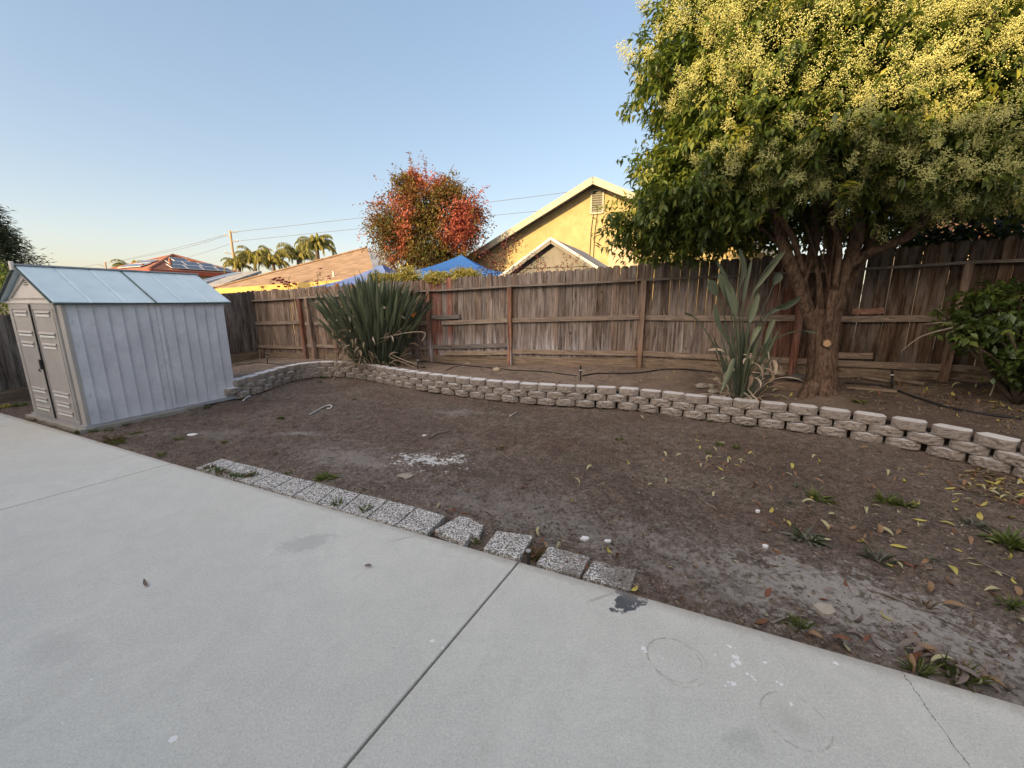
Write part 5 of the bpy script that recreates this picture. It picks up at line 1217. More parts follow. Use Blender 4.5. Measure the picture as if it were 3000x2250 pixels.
# ================================================================ PALMS
M_palm = mat_leaf('palm leaflet', [(0, (0.194, 0.212, 0.060)), (.5, (0.432, 0.406, 0.119)), (1, (0.777, 0.618, 0.215))], .55, .3)
def palm(u, v, Y, R_, nf, label, h=None):
    c = PY(u, v, Y); t = empty('palm_tree', (c.x, c.y, 0), label, 'palm tree', 'palm trees beyond the houses'); m = MB(); m.tube([Vector((c.x, c.y, 0)), c], [.2, .13], 9); m.build('trunk', M_twig, t)
    P = []; Dn = []; LLn = []; Tn = []; sm = MB()
    for k in range(nf):
        az = random.uniform(0, 6.283); el = random.uniform(.3, 1.45); out = Vector((math.cos(az), math.sin(az), 0)); p = c.copy(); ang = el; Q = [p.copy()]; N = 16; ln = R_*random.uniform(.8, 1.15); q0 = random.random()
        for i in range(N):
            p = p+(out*math.cos(ang)+UP*math.sin(ang))*(ln/N); ang -= .055+.012*i; Q.append(p.copy())
        sm.tube(Q, [.03-.025*i/N for i in range(N+1)], 4, cap=False)
        sd = out.cross(UP)
        for i in range(2, N+1):
            for s_ in (-1, 1):
                for _ in range(4):
                    P.append(tuple(Q[i-1].lerp(Q[i], random.random()))); Dn.append(tuple(sd*s_*.7+(Q[i]-Q[i-1]).normalized()*.7+Vector((0, 0, -1.1-random.random()*.8)))); LLn.append(R_*.24*(1-.45*i/N)*random.uniform(.8, 1.2)); Tn.append(.6*q0+.4*random.random())
    P = np.array(P); N = len(P); g_ = leaf_geo(P, np.array(Dn), unit(N)*.3+np.array([0, 0, 1.]), np.array(LLn), .028, np.array(Tn))
    link_mesh('fronds', g_[0], g_[1], M_palm, t, tint=g_[2], origin=tuple(c)); sm.build('frond_stems', M_twig, t)
palm(745, 762, 38, 2.0, 40, 'feathery palm nearest the tall pole, lowest of the clump'); palm(800, 764, 38, 2.1, 46, 'fullest feathery palm in the middle of the clump over the tan roof')
palm(872, 752, 39, 2.1, 36, 'drooping palm at the right end of the low clump'); palm(700, 778, 38, 1.6, 26, 'small thin palm right behind the tall pole')
palm(928, 722, 30, 1.6, 40, 'separate taller palm with arching fronds above the tan roof ridge'); palm(385, 790, 70, 3.0, 16, 'distant palm top behind the red tile roof')
# ================================================================ OWN HOUSE (behind the camera; it shades the yard)
oh = empty('stucco_house', tuple(-D1*3), 'long two storey cream stucco house standing behind the patio', 'house')
def hf(x, y, z): return D2*x-D1*y+UP*z
zr_ = SHZ; yr = 7.6; ye = 3.7; ze_ = 5.2
m = MB(); m.prism([hf(-13, 4.2, -.1), hf(15, 4.2, -.1), hf(15, 4.2, 5.1), hf(-13, 4.2, 5.1)], -D1*6.8); m.build('wall', mat_stucco('house cream stucco', (.74, .66, .54), (.80, .72, .60)), oh)
m = MB(); slab(m, [hf(-14, ye, ze_), hf(16, ye, ze_), hf(15, yr, zr_), hf(-13, yr, zr_)], .12); slab(m, [hf(-13, yr, zr_), hf(15, yr, zr_), hf(16, 2*yr-ye, ze_), hf(-14, 2*yr-ye, ze_)], .12)
m.prism([hf(-13, 4.3, 5.1), hf(-13, yr, zr_-.1), hf(-13, 2*yr-4.3, 5.1)], D2*.1); m.prism([hf(14.9, 4.3, 5.1), hf(14.9, yr, zr_-.1), hf(14.9, 2*yr-4.3, 5.1)], D2*.1)
m.build('roof', M_gshg, oh)
# ================================================================ SMALL THINGS IN THE YARD
def rock(u, v, r, sq, label, mat, name='rock', cat='stone', group='stones on the raised bed', flat=.65, dv=0):
    p = drop(u, v); bm_ = bmesh_ico(3); vs = []
    off = Vector((u*.13, v*.07, 0))
    for q in bm_[0]:
        w = Vector(q); k = 1+.16*noise.noise(w*1.3+off)+.04*noise.noise(w*4+off); vs.append(Vector((w.x*r*sq*k+p.x, w.y*r*k+p.y, w.z*r*flat*k+p.z+r*flat*.55)))
    o = link_mesh(name, vs, bm_[1], mat, smooth=True); tagp(o, label, cat, group); return o
import bmesh
def bmesh_ico(s):
    b = bmesh.new(); bmesh.ops.create_icosphere(b, subdivisions=s, radius=1); r = ([tuple(v.co) for v in b.verts], [tuple(v.index for v in f.verts) for f in b.faces]); b.free(); return r
M_rk = noisy('river stone', (.22, .20, .17), (.36, .33, .28), 12, .8, .2); M_rkt = noisy('tan stone', (.36, .29, .21), (.48, .40, .31), 14, .8, .2); M_rkd = noisy('dark flat rock', (.10, .09, .085), (.18, .16, .15), 14, .9, .4)
rock(1455, 1086, .062, 1.3, 'tan stone lying on the drip hose near the fence', M_rkt)
rock(2057, 1136, .075, 1.35, 'largest grey river stone left of the paddle leaved clump', M_rk); rock(2086, 1133, .052, 1.1, 'small grey stone touching the large one', M_rk)
rock(2088, 1152, .062, 1.3, 'half sunk stone nearest the wall by the clump', M_rk); rock(2100, 1115, .05, 1.2, 'pale stone behind the others beside the clump', M_rkt)
rock(2281, 1098, .075, 1.3, 'pale round stone between the clump and the tree', M_rkt); rock(2242, 1098, .05, 1.2, 'small brown stone behind the dry stalks', M_rk)
rock(2345, 1112, .13, 1.5, 'dark flat rock behind the tree base', M_rkd, flat=.4); rock(1371, 1066, .04, 1.5, 'small pale chip of stone by the fence', M_rkt, flat=.4)
M_brick = noisy('buried brown brick', (.17, .115, .08), (.26, .18, .13), 14, .9, .4)
def plank(a, b, w, h, label, mat, name='wood_plank', cat='plank', lift=.02):
    A, B = drop(*a), drop(*b); m = MB(); m.bar(A+UP*lift, B+UP*lift, w, h); m.build; o = m.build(name, mat, bevel=.004); tagp(o, label, cat); return o
plank((2268, 1133), (2352, 1142), .16, .10, 'brown block half buried beside the tree base', M_brick, 'buried_block', 'block', .03)
M_plk = noisy('old plank', (.17, .125, .09), (.27, .21, .155), 9, .9, .3)
plank((2530, 1107), (2612, 1120), .13, .04, 'short loose plank lying by the fence left of the sprinkler stake', M_plk); plank((2622, 1115), (2712, 1128), .11, .035, 'short loose plank lying right of the sprinkler stake', M_plk)
plank((2480, 1138), (2628, 1150), .12, .03, 'long weathered plank lying behind the tree root', M_plk)
# concrete offcut and open end at the left end of the wall
plank((703, 1150), (735, 1136), .15, .03, 'thin board wedged under the end of the wall beside the shed', M_plk, lift=.03)
# drip hose
def hose(pts, label, r=.011, name='drip_hose'):
    P = []
    for p, q in zip(pts, pts[1:]):
        for k in range(4): P.append(drop(p[0]+(q[0]-p[0])*k/4, p[1]+(q[1]-p[1])*k/4))
    P.append(drop(*pts[-1])); P = [p+UP*(r*.9) for p in P]; P = [(a+b*2+c)/4 for a, b, c in zip([P[0]]+P[:-1], P, P[1:]+[P[-1]])]
    m = MB(); m.tube(spline(P, 2), r, 7); tagp(m.build(name, M_dark, smooth=True), label, 'hose', 'drip hoses on the raised bed')
c3 = lambda L_: [(1200+.3616*x, 600+.3616*y) for x, y in L_]; c4 = lambda L_: [(1750+.3315*x, 700+.3315*y) for x, y in L_]; c5 = lambda L_: [(2300+.3917*x, 600+.3917*y) for x, y in L_]
hose(c3([(0, 1265), (200, 1280), (400, 1300), (660, 1325), (850, 1345), (1100, 1355), (1370, 1392)]), 'black drip hose curving along the bed left of the middle sprinkler stake')
hose(c3([(290, 1350), (350, 1318), (430, 1302)]), 'short black branch hose near the left sprinkler stake', .008)
hose(c3([(1390, 1392), (1500, 1372), (1650, 1370)])+c4([(200, 1195), (350, 1190), (450, 1178), (560, 1160), (760, 1155), (1030, 1182)]), 'black drip hose running from the middle stake to the paddle leaved clump', .013)
hose(c5([(430, 1335), (680, 1352), (800, 1380), (900, 1420), (1000, 1455), (1200, 1520), (1500, 1575), (1787, 1610)]), 'black drip hose sloping down the bed right of the tree', .014)
hose([(688, 1071), (720, 1068), (755, 1062), (820, 1069), (900, 1066), (960, 1062)], 'thin black drip hose in the left corner of the bed', .009)
def stake(u, v0, v1, label, r=.013):
    p = drop(u, v1); Y = p.y; top = PY(u, v0, Y); t = empty('sprinkler_stake', p, label, 'sprinkler', 'sprinkler stakes'); m = MB(); q = Vector((top.x, top.y, top.z))
    m.tube([p-UP*.05, p.lerp(q, .6)], r, 8); m.tube([p.lerp(q, .6), p.lerp(q, .62), p.lerp(q, .9), q], [r*1.5, r*1.5, r*1.3, r*1.1], 8); m.build('riser', M_dark, t, smooth=True)
    m = MB(); m.tube([p.lerp(q, .70), p.lerp(q, .76)], r*1.55, 8); m.build('collar', M_white, t)
    m = MB(); m.tube([q, q+UP*r*.9], [r*1.3, r*1.0], 8); m.build('nozzle', M_dark, t)
stake(1701, 1073, 1115, 'middle black sprinkler stake standing behind the wall'); stake(2614, 1084, 1134, 'black sprinkler stake on the bed right of the tree'); stake(1224, 1045, 1080, 'black sprinkler stake right of the big strappy plant')
stake(783, 1038, 1064, 'black sprinkler stake near the left fence corner', .011); stake(950, 1043, 1062, 'tiny black sprinkler stake just left of the big strappy plant', .009)
# pop up sprinkler in the gap of the paver row
p = G(1548, 1652, .0); t = empty('popup_sprinkler', p, 'black pop up sprinkler with grey cap standing in the grassy gap of the paver row', 'sprinkler'); m = MB(); top = PY(1548, 1612, p.y+.01)
m.tube([p-UP*.05, Vector((p.x, p.y, top.z))], .011, 12); m.build('riser', M_dark, t, smooth=True); m = MB(); z = Vector((p.x, p.y, top.z)); m.tube([z, z+UP*.008, z+UP*.010], [.015, .015, .011], 14); m.build('cap', noisy('grey cap', (.3, .3, .3), (.42, .42, .42), 20, .5, 0), t)
# ---- weeds
M_weed = mat_leaf('weed leaf', [(0, (0.063, 0.086, 0.023)), (.5, (0.137, 0.173, 0.046)), (1, (0.251, 0.251, 0.091))], .6, .25); M_sage = mat_leaf('sage weed leaf', [(0, (0.080, 0.095, 0.068)), (1, (0.205, 0.207, 0.160))], .7, .15)
M_drygrass = mat_leaf('dry grass', [(0, (0.160, 0.104, 0.057)), (1, (0.342, 0.225, 0.160))], .8, .2)
def tuft(u, v, r, n, label, mat=M_weed, w=.06, hgt=.8, name='weed', cat='weed', p=None):
    p = p or drop(u, v); n = int(n); a = RNG.random(n)*6.283; e = RNG.uniform(.15, 1.35, n); d = np.stack([np.cos(a)*np.cos(e), np.sin(a)*np.cos(e), np.sin(e)*hgt], 1)
    pos = np.array(p)+np.stack([np.cos(a), np.sin(a), np.zeros(n)], 1)*RNG.random((n, 1))*r*.45; g_ = leaf_geo(pos, d, unit(n)*.5+np.array([0, 0, 1.]), RNG.uniform(.5, 1.1, n)*r, r*w*RNG.uniform(.7, 1.3, n)+.001, RNG.random(n))
    o = link_mesh(name, g_[0], g_[1], mat, tint=g_[2]); tagp(o, label, cat, 'weeds and grass tufts'); return o
tuft(2365, 1580, .13, 46, 'spiky grey green weed in the middle of the right hand dirt', M_sage, .14, .5); tuft(2575, 1648, .12, 40, 'spiky grey green weed above the pale salt patch', M_sage, .12, .5)
tuft(2400, 1462, .12, 34, 'leafy weed left of the fuller one on the right hand dirt', M_weed, .13, .5); tuft(2597, 1472, .11, 60, 'fullest green weed on the right hand dirt', M_weed, .13, .8); tuft(2650, 1484, .09, 34, 'small weed just right of the fullest one', M_weed, .13, .7)
tuft(2955, 1595, .15, 70, 'broad green weed patch at the right edge of the dirt', M_weed, .16, .6); tuft(2965, 1775, .08, 40, 'small bright weed at the right edge below the broad one', M_weed, .1, .9)
tuft(2342, 1835, .075, 46, 'thin grass tuft beside the dry twig near the patio edge', M_weed, .05, 1.1); tuft(2690, 1968, .09, 40, 'grass tuft in the leaf pile by the patio edge', M_weed, .07, 1.1); tuft(2815, 1990, .10, 46, 'grass tuft at the right end of the leaf pile', M_weed, .06, 1.1)
tuft(1572, 1628, .085, 90, 'grass tuft filling the gap in the paver row', M_drygrass, .05, 1.0); tuft(1576, 1640, .06, 40, 'greener grass blades at the patio side of the gap', M_weed, .05, 1.0)
tuft(953, 1404, .10, 44, 'broad leaved green weed just behind the paver row', M_weed, .22, .7); tuft(845, 1388, .05, 26, 'small weed at the far side of the fifth paver', M_weed, .1, .7)
tuft(990, 1482, .075, 70, 'grass tuft at the near corner of the seventh paver', M_weed, .05, 1.0); tuft(1070, 1500, .075, 90, 'dense grass tuft at the near corner of the ninth paver', M_weed, .05, 1.1)
for k, (u, v) in enumerate(((615, 1380), (630, 1385), (648, 1392), (662, 1397), (690, 1406), (705, 1410), (735, 1405), (745, 1402))):
    pq = drop(u, v); pq.z = .004; tuft(u, v, .06, 60, 'low grass growing along the patio side of the first pavers', M_drygrass if k % 3 == 0 else M_weed, .05, 1.0, p=pq)
for k, (u, v, lab) in enumerate(((808, 1420, 'grass sprig in the joint before the fifth paver'), (765, 1425, 'grass sprig at the patio edge by the fourth paver'), (915, 1466, 'thin grass at the patio edge by the sixth paver'), (843, 1446, 'thin grass at the patio edge by the fifth paver'))): tuft(u, v, .04, 40, lab, M_weed, .06, .9)
tuft(657, 1298, .05, 50, 'dark green tuft in the dirt beyond the first paver', M_weed, .06, .9); tuft(809, 1330, .035, 30, 'faint small tuft in the dirt beyond the fourth paver', M_weed, .06, .8); tuft(822, 1227, .055, 60, 'bright green tuft in the dirt right of the shed', M_weed, .06, .9)
tuft(1052, 1228, .045, 34, 'bluish green tuft in the dirt below the wall bend', M_sage, .1, .6); tuft(1038, 1172, .05, 44, 'pale green tuft up the dirt near the wall bend', M_weed, .06, .7); tuft(948, 1108, .07, 70, 'bright green weed at the foot of the wall', M_lgreen, .06, .9); tuft(937, 1120, .055, 50, 'lower bright green weed near the foot of the wall', M_lgreen, .06, .8)
tuft(240, 1268, .09, 70, 'weed at the patio corner in front of the shed', M_weed, .06, .9); tuft(330, 1292, .11, 90, 'larger faded weed by the patio edge near the shed', M_drygrass, .05, .7); tuft(345, 1300, .08, 50, 'green weed right beside the faded one near the shed', M_weed, .06, .7)
for u, v, lab in ((275, 1265, 'weed under the front corner of the shed'), (320, 1263, 'second weed along the shed side'), (367, 1246, 'third weed along the shed side'), (400, 1270, 'low weed in the dirt beside the shed pad'), (525, 1288, 'faint weed right of the white scrap'), (605, 1195, 'weed near the back end of the shed side'), (100, 1233, 'dry weed at the shed door sill'), (475, 1335, 'weed by the patio edge halfway to the pavers')): tuft(u, v, .06, 44, lab, M_weed if u != 100 else M_drygrass, .07, .6)
tuft(1400, 1590, .04, 18, 'small lime green sprout in the dirt beyond the tenth paver', M_lgreen, .12, .9); tuft(2110, 1305, .06, 50, 'weed among leaves near the wall foot', M_weed, .1, .6); tuft(2190, 1250, .09, 60, 'weed at the foot of the wall below the clump', M_weed, .08, .7); tuft(2155, 1312, .07, 40, 'weed left of the leaf scatter near the wall', M_weed, .1, .6)
tuft(2075, 1328, .05, 30, 'small weed tuft left in the leaf scatter', M_weed, .09, .6); tuft(1815, 1290, .06, 40, 'weed among leaves below the middle of the wall', M_weed, .1, .6); tuft(2078, 1235, .05, 40, 'weed at the wall foot under the middle blocks', M_weed, .08, .7)
tuft(2340, 1428, .07, 30, 'faint weed upper left of the leafy one', M_sage, .1, .5); tuft(1465, 1315, .07, 40, 'dry tuft with a yellow leaf in the middle of the dirt', M_drygrass, .03, .4); tuft(2300, 1470, .06, 20, 'sparse weed on the right hand dirt', M_sage, .1, .5)
tuft(2725, 1640, .05, 30, 'tiny weed right of the spiky pair', M_sage, .1, .5); tuft(2710, 1775, .07, 24, 'wispy weed near the curled brown leaf', M_drygrass, .05, .7); tuft(910, 1046, .10, 90, 'green weed at the fence foot left of the big strappy plant', M_weed, .1, .8); tuft(1240, 1078, .07, 50, 'small green weed beside the left sprinkler stake', M_weed, .09, .8)
tuft(2850, 1540, .1, 40, 'pale weed left of the broad patch at the right', M_sage, .09, .4); tuft(2520, 1180, .09, 50, 'weed behind the wall right of the tree', M_weed, .1, .5); tuft(1180, 1055, .09, 80, 'leafy weed at the right foot of the big strappy plant', M_weed, .16, .8)
tuft(60, 1190, .10, 60, 'weed by the left fence behind the patio', M_weed, .1, .7); tuft(10, 1195, .10, 60, 'yellowish weed at the far left edge of the dirt', M_gold, .1, .7)
# ---- fallen leaves: individuals share a few curled meshes
def lm(hue): 
    n = NT('fallen leaf '+hue[0]); return n.out(n.mix(n.mr(n.noise(40, 4, .6, n.obj()), .4, .7), hue[1], hue[2]), .75, n.bump(n.noise(60, 3, .5, n.obj()), .3, .004), .25, 0, (.15, hue[2]))
HUES = [('yellow', (.46, .39, .09), (.60, .53, .18)), ('pale', (.42, .40, .22), (.58, .54, .34)), ('tan', (.26, .16, .09), (.40, .27, .17)), ('russet', (.17, .075, .045), (.30, .14, .08)), ('greybrown', (.20, .16, .14), (.33, .27, .24))]
LM = [lm(h) for h in HUES]
def leafmesh(seed, mat, nm):
    r = random.Random(seed); N = 9; vs = []; curl = r.uniform(.6, 2.6)*r.choice([1, 1, -1]); cup = r.uniform(.3, 1.4); wd = r.uniform(.13, .20); bend = r.uniform(-.5, .5)
    ang = 0; p = Vector((0, 0, 0))
    for i in range(N+1):
        s = i/N; w = wd*(math.sin(math.pi*min(1, s*.97+.015))**.8)*(1-.25*s)
        sd = Vector((-math.sin(bend*s), math.cos(bend*s), 0)); nz = Vector((-math.sin(ang), 0, math.cos(ang)))
        vs += [p+sd*w+nz*w*cup, p.copy(), p-sd*w+nz*w*cup]; ang += curl/N*(.4+1.2*s); p = p+Vector((math.cos(ang)*math.cos(bend*s), math.sin(bend*s), math.sin(ang)))*(1/N)
    f = [g for i in range(N) for g in ((3*i, 3*i+1, 3*i+4, 3*i+3), (3*i+1, 3*i+2, 3*i+5, 3*i+4))]
    zmin = min(v.z for v in vs); c = sum(vs, Vector())/len(vs); vs = [v-Vector((c.x, c.y, zmin)) for v in vs]
    me = bpy.data.meshes.new(nm); me.from_pydata([tuple(v) for v in vs], [], f); me.update(); me.materials.append(mat)
    me.polygons.foreach_set('use_smooth', [True]*len(f)); return me
LMS = [[leafmesh(h*10+k, LM[h], 'fallen_leaf') for k in range(5)] for h in range(5)]
LAB = [['bright yellow fallen leaf', 'pale straw coloured fallen leaf', 'curled tan fallen leaf', 'russet brown fallen leaf', 'grey brown shrivelled fallen leaf']][0]
def fleaf(p, h, L_, zone, grp='fallen leaves'):
    o = bpy.data.objects.new('fallen_leaf', random.choice(LMS[h])); COL.objects.link(o); o.location = (p.x, p.y, p.z-.002)
    L_ *= 1.0; o.scale = (L_, L_, L_*random.uniform(.7, 1.1)); o.rotation_euler = (random.gauss(0, .22), random.gauss(0, .22), random.uniform(0, 6.283)); tagp(o, LAB[h]+' '+zone, 'leaf', grp); return o
# hand placed ones that stand out
for u, v, h, L_ in ((2295, 1533, 0, .085), (2595, 1813, 0, .09), (2515, 1830, 4, .10), (2250, 1738, 3, .09), (2280, 1620, 3, .08), (2350, 1665, 2, .06), (2260, 1500, 0, .08), (2520, 1590, 0, .08), (2630, 1605, 0, .10), (2720, 1730, 2, .08), (2790, 1780, 2, .11),
                    (2410, 1760, 3, .08), (2425, 1735, 4, .08), (2480, 1715, 3, .07), (2340, 1560, 2, .07), (2455, 1895, 4, .10), (2480, 1905, 1, .10), (2445, 1840, 4, .11), (2230, 1825, 3, .10), (2250, 1820, 1, .06), (2540, 1880, 3, .11), (2565, 1895, 4, .10), (2505, 1870, 4, .08),
                    (2380, 1875, 2, .10), (2450, 1880, 3, .09), (2990, 1830, 1, .10), (2960, 1520, 0, .12), (2870, 1520, 0, .10), (1533, 1432, 3, .07), (1549, 1408, 3, .07), (1290, 1450, 3, .07), (1398, 1456, 4, .07), (1283, 1484, 1, .05), (2040, 1665, 2, .07),
                    (2000, 1758, 2, .055), (1785, 1617, 0, .08), (1690, 1628, 0, .07), (1812, 1640, 3, .08), (1633, 1605, 1, .05), (1885, 1568, 0, .045), (1675, 1466, 0, .05), (2150, 1650, 1, .05), (1470, 1307, 0, .06), (2020, 1388, 2, .07)):
    fleaf(drop(u, v), h, L_, 'lying alone on the bare dirt')
for x, y, h in ((500, 480, 3), (575, 490, 2), (750, 530, 1), (640, 270, 3), (800, 310, 3), (610, 290, 3), (715, 290, 3), (580, 290, 3)): fleaf(drop(1100+.3617*x, 1400+.3617*y), h, .075, 'lying around the broken paver')
for x, y, h in ((1310, 480, 3), (1350, 520, 3), (1340, 470, 1), (1300, 620, 2), (1290, 680, 3), (1370, 560, 2), (1540, 690, 3), (1560, 775, 0), (1480, 560, 1), (1730, 820, 0), (2100, 925, 0), (1710, 730, 3)): fleaf(drop(1100+.3617*x, 1400+.3617*y)+UP*.012, h, .075, 'lying around the gap in the paver row')
fleaf(G(1077, 1660, .002), 4, .055, 'lying alone on the patio slab left of the joint'); fleaf(G(430, 1714, .002), 4, .07, 'lying alone on the large left patio slab')
def scatter(n, reg, zone, hw_, Lr, dz=0, tw=1.0):
    for _ in range(n):
        for _t in range(50):
            u = random.uniform(reg[0], reg[2]); v = random.uniform(reg[1], reg[3])
            if len(reg) == 4 or reg[4](u, v): break
        fleaf(drop(u, v)+UP*dz, random.choices(range(5), hw_)[0], random.uniform(*Lr), zone)
edgev = lambda u: 1645+(u-1520)*.2838
wallv = lambda u: float(np.interp(u, [w[0] for w in WPX], [w[1] for w in WPX]))
# pile at the patio edge
for _ in range(34):
    t_ = random.random(); u = 2640+230*t_+random.gauss(0, 10); v = 1900+130*t_+random.gauss(0, 26)-20
    if v < edgev(u)-8: fleaf(drop(u, v)+UP*random.uniform(0, .02), random.choices(range(5), (.3, 1, 1, 1, 4))[0], random.uniform(.08, .12), 'in the pile against the patio edge')
for _ in range(8): u = random.uniform(2850, 2990); fleaf(drop(u, edgev(u)-random.uniform(10, 60)), 4, random.uniform(.08, .12), 'in the pile against the patio edge')
yard = lambda u, v: wallv(u)+8 < v < edgev(u)-20
scatter(46, (1680, 1210, 2300, 1460, lambda u, v: yard(u, v) and v < wallv(u)+230), 'on the dirt below the middle of the wall', (1, 5, 5, 2, 0), (.06, .09))
scatter(26, (2020, 1310, 2210, 1380), 'in the scatter below the second strappy clump', (3, 4, 2, 1, 0), (.05, .08))
scatter(58, (2200, 1300, 2900, 1600, yard), 'on the dirt below the right part of the wall', (2, 5, 5, 2, 0), (.06, .10))
scatter(32, (2780, 1380, 3000, 1500, yard), 'in the drift at the right foot of the wall', (4, 3, 3, 2, 0), (.07, .10))
scatter(22, (2500, 1560, 3000, 1750, yard), 'on the reddish dirt at the right', (2, 2, 3, 2, 0), (.06, .10))
bedr = lambda u, v: v < wallv(u)-75*(1+(u-2000)/1200)
scatter(60, (2480, 1130, 3000, 1320, bedr), 'on the dark bed right of the tree', (7, 3, 2, 1, 0), (.07, .11))
scatter(12, (2240, 1130, 2380, 1170), 'on the bed between the clump and the tree', (6, 2, 1, 1, 0), (.07, .10))
scatter(14, (1560, 1085, 2050, 1130, lambda u, v: v < wallv(u)-70), 'on the pale bed behind the middle of the wall', (3, 4, 1, 0, 0), (.05, .08))
# litter nobody could count: clods, chips, twigs, leaf fragments
def specks(name, n, reg, sz, mat, label, elong=1.0, flat=.5, fil=None, lift=.4):
    P = []; tries = 0
    while len(P) < n and tries < n*6:
        tries += 1; u = random.uniform(reg[0], reg[2]); v = random.uniform(reg[1], reg[3])
        if fil and not fil(u, v): continue
        if noise.noise(Vector((u*.012, v*.02, n*.01))) < random.uniform(-.5, .25): continue
        if u > 1900 and v > 1560 and random.random() < {'soil_clods': .93, 'dry_straw': .6}.get(name, 0): continue
        P.append(drop(u, v))
    N = len(P); P = np.array([tuple(p) for p in P]); dd = unit(N); dd[:, 2] *= .25; s = np.minimum(sz*np.exp(RNG.normal(size=N)*.5), sz*2.6)
    TVk = np.array([[-.5, 0, 0], [0, .45, .1], [.5, .05, 0], [0, -.5, .05], [.05, 0, .5], [0, 0, -.4]]); TFk = np.array([[0, 4, 1], [1, 4, 2], [2, 4, 3], [3, 4, 0], [0, 1, 5], [1, 2, 5], [2, 3, 5], [3, 0, 5]])
    P[:, 2] += s*flat*lift
    TVk = TVk*np.array([elong, 1/max(1, elong**.7), flat if elong == 1 else .5/elong])
    g_ = leaf_geo(P, dd, np.tile([0, 0, 1.], (N, 1))+unit(N)*.3, s, s, RNG.random(N), TVk, TFk)
    o = link_mesh(name, g_[0], g_[1], mat, tint=g_[2]); tagp(o, label, cat='ground litter', kind='stuff'); return o
def mt(nm, a, b):
    n = NT(nm); return n.out(n.mix(n.attr('tint'), a, b), .95, n.bump(n.noise(150, 3), .5, .004), .1)
M_clod = mt('soil clods', (.085, .068, .058), (.20, .172, .15)); M_chip = mt('pale chips', (.26, .22, .18), (.46, .42, .36)); M_straw = mt('dry straw', (.16, .12, .085), (.36, .29, .21))
ya = lambda u, v: wallv(max(u, 701))+4 < v < edgev(u)-6
specks('soil_clods', 7500, (300, 1120, 3000, 2040), .010, M_clod, 'small crumbs of dark soil strewn over the dirt yard', fil=ya)
specks('soil_clods', 5500, (1500, 1350, 3000, 2040), .006, M_clod, 'fine crumbs of soil in the near part of the yard', fil=ya)
specks('pale_chips', 1300, (300, 1120, 3000, 2040), .009, M_chip, 'pale gravel and plaster chips scattered over the dirt', fil=ya)
specks('dry_straw', 2600, (600, 1110, 3000, 2040), .014, M_straw, 'dry straw and twig bits lying over the dirt', elong=1.8, flat=.3, fil=ya, lift=.1)
be = lambda u, v: v < wallv(max(u, 701))-60-max(0, (u-2000))*.06
specks('dry_straw', 3200, (690, 1050, 3000, 1330), .018, M_straw, 'dry straw and bark bits over the raised bed', elong=1.8, flat=.3, fil=be, lift=.1)
specks('soil_clods', 2200, (690, 1050, 3000, 1330), .016, M_clod, 'crumbs of soil on the raised bed', fil=be)
m = MB()
P = []; Dn = []
for _ in range(420):
    u = random.uniform(2480, 3000); v = random.uniform(1120, 1330)
    if bedr(u, v): P.append(tuple(drop(u, v)+UP*.004))
for _ in range(260):
    u = random.gauss(2900, 70); v = wallv(min(u, 2994))+random.uniform(4, 90)
    if u < 3040: P.append(tuple(drop(u, v)+UP*.004))
P = np.array(P); N = len(P); dd = unit(N); dd[:, 2] *= .2
g_ = leaf_geo(P, dd, np.tile([0, 0, 1.], (N, 1))+unit(N)*.45, RNG.uniform(.04, .09, N), RNG.uniform(.015, .03, N), RNG.random(N))
M_lit = mat_leaf('leaf litter', [(0, (.07, .045, .03)), (.45, (.17, .11, .065)), (.75, (.30, .21, .10)), (1, (.44, .34, .10))], .8, .1)
o = link_mesh('leaf_litter', g_[0], g_[1], M_lit, tint=g_[2]); tagp(o, 'brown and yellow leaf litter matted on the dark bed and in the drift at the right', 'leaf litter', kind='stuff')
# ---- twigs, pipes, scraps
M_pipe = noisy('white plastic tube', (.45, .44, .42), (.6, .59, .57), 20, .6, .1); M_paper = noisy('white scrap', (.68, .68, .68), (.82, .82, .82), 30, .8, .1); M_gtw = noisy('grey twig', (.16, .13, .11), (.30, .26, .22), 30, .9, .2)
def thin(pts, r, mat, name, label, cat, r1=None, dz=.006):
    P = [drop(u, v)+UP*(r+dz) for u, v in pts]; Q = spline(P, 4); m = MB(); m.tube(Q, [r+((r1 or r)-r)*i/(len(Q)-1) for i in range(len(Q))], 7); tagp(m.build(name, mat, smooth=True), label, cat)
cf = lambda L_: [(650+.3165*x, 950+.3165*y) for x, y in L_]; cg = lambda L_: [(900+.3617*x, 1150+.3617*y) for x, y in L_]
thin(cf([(815, 845), (870, 815), (930, 780), (985, 760), (1020, 765), (1010, 785), (975, 790)]), .010, M_pipe, 'bent_tube', 'pale bent tube hooked at one end lying on the dirt near the wall bend', 'tube')
thin(cg([(1010, 370), (1040, 345), (1110, 330), (1165, 312)]), .014, M_gtw, 'forked_stick', 'pale forked stick lying in the middle of the dirt above the white patch', 'stick', .006)
thin(cg([(1640, 200), (1665, 185), (1700, 165)]), .010, M_pipe, 'pale_stick', 'short pale stick on the dirt below the middle of the wall', 'stick', .006)
thin(cf([(200, 720), (225, 695), (268, 675)]), .016, M_pipe, 'broken_pipe', 'short broken white pipe beside the back corner of the shed', 'pipe', .012)
thin([(2260, 1830), (2300, 1815), (2330, 1808), (2365, 1812)], .006, M_gtw, 'twig', 'forked dry twig beside the thin grass tuft near the patio edge', 'twig', .003)
thin([(1465, 1325), (1480, 1338), (1500, 1352)], .004, M_gtw, 'twig', 'thin twig below the dry tuft in the middle of the dirt', 'twig'); thin([(2100, 1495), (2060, 1470), (2045, 1450)], .004, M_gtw, 'twig', 'thin twig on the dirt left of the leafy weeds', 'twig')
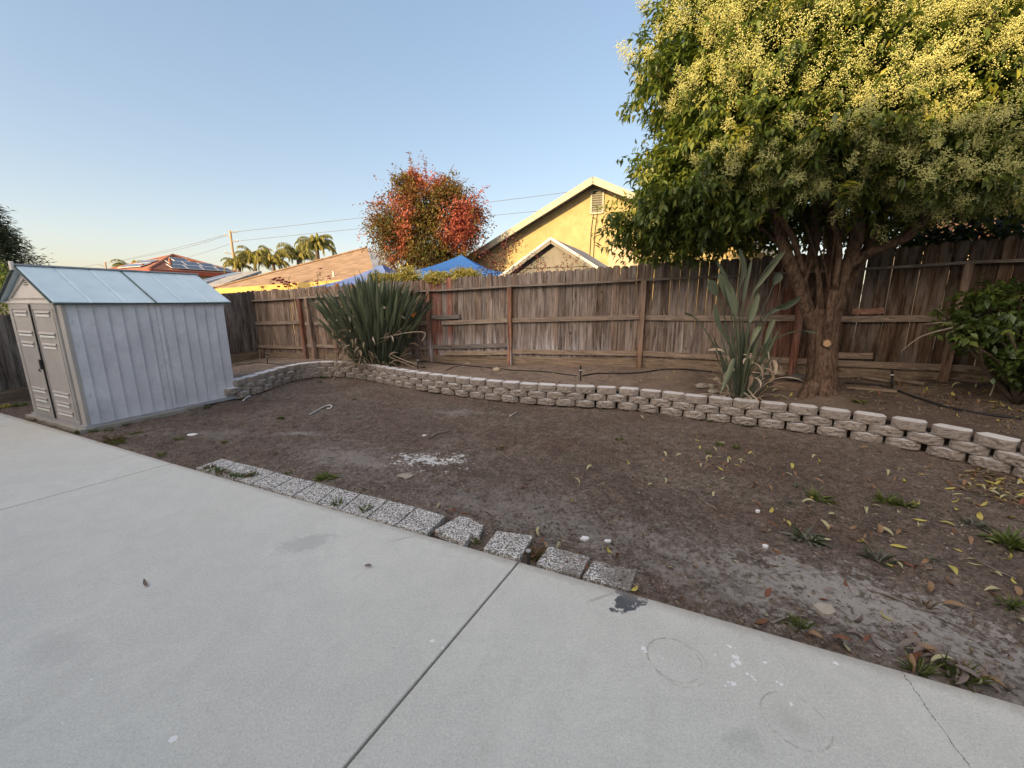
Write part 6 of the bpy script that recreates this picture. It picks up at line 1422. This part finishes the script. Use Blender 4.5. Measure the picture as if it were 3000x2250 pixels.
thin([(1050, 1425), (1080, 1435), (1105, 1440)], .004, M_gtw, 'twig', 'thin dark twig behind the eighth paver', 'twig'); thin([(2540, 1730), (2620, 1755), (2700, 1790), (2790, 1800)], .004, M_gtw, 'twig', 'long thin twig crossing the pale dirt at the right', 'twig'); thin([(2880, 1655), (2930, 1680), (2975, 1700)], .004, M_gtw, 'twig', 'thin twig near the right edge of the dirt', 'twig')
thin([(1425, 1500), (1440, 1510), (1448, 1515)], .006, M_gtw, 'twig', 'stubby twig behind the broken paver', 'twig')
def scrap(u, v, r, mat, name, label, cat, ry=1.0, z=.004, th=.006):
    p = drop(u, v)+UP*z; m = MB(); P = [p+Vector((r*math.cos(a)*random.uniform(.6, 1.15), ry*r*math.sin(a)*random.uniform(.6, 1.15), 0)) for a in np.linspace(0, 6.283, 12)[:-1]]; m.prism(P, (0, 0, th)); tagp(m.build(name, mat), label, cat)
scrap(562, 1275, .065, M_paper, 'paper_scrap', 'white scrap lying on the dirt near the shed', 'scrap', .6); scrap(1186, 1398, .085, noisy('cardboard scrap', (.30, .26, .21), (.38, .33, .27), 20, .9, .2), 'cardboard_scrap', 'flat tan scrap lying on the dirt left below the white patch', 'scrap', .9)
scrap(1713, 1581, .035, M_paper, 'plaster_lump', 'larger white plaster lump on the dirt beyond the gap in the pavers', 'plaster lump', .7, 0, .016); scrap(1780, 1588, .03, M_paper, 'plaster_lump', 'smaller white plaster lump right of the larger one', 'plaster lump', .6, 0, .012)
scrap(2219, 1500, .022, M_paper, 'plaster_lump', 'upper white crumb in the right hand dirt', 'plaster lump', .8, 0, .014); scrap(2242, 1603, .022, M_paper, 'plaster_lump', 'lower white crumb left of the spiky weed', 'plaster lump', .9, 0, .014)
scrap(1243, 1277, .03, M_paper, 'plaster_lump', 'white crumb left of the pale forked stick', 'plaster lump', .7, 0, .012); scrap(2415, 1790, .06, noisy('buff stone', (.36, .31, .25), (.44, .39, .32), 20, .9, .3), 'flat_stone', 'flat buff stone in the pale salt patch', 'stone', .8, 0, .015)
scrap(2115, 1300, .035, M_rkt, 'flat_stone', 'small flat stone at the foot of the wall in the middle', 'stone', .8, 0, .02)
bpy.context.view_layer.update()
print('objects', len(bpy.data.objects), 'top', sum(1 for o in bpy.data.objects if not o.parent))
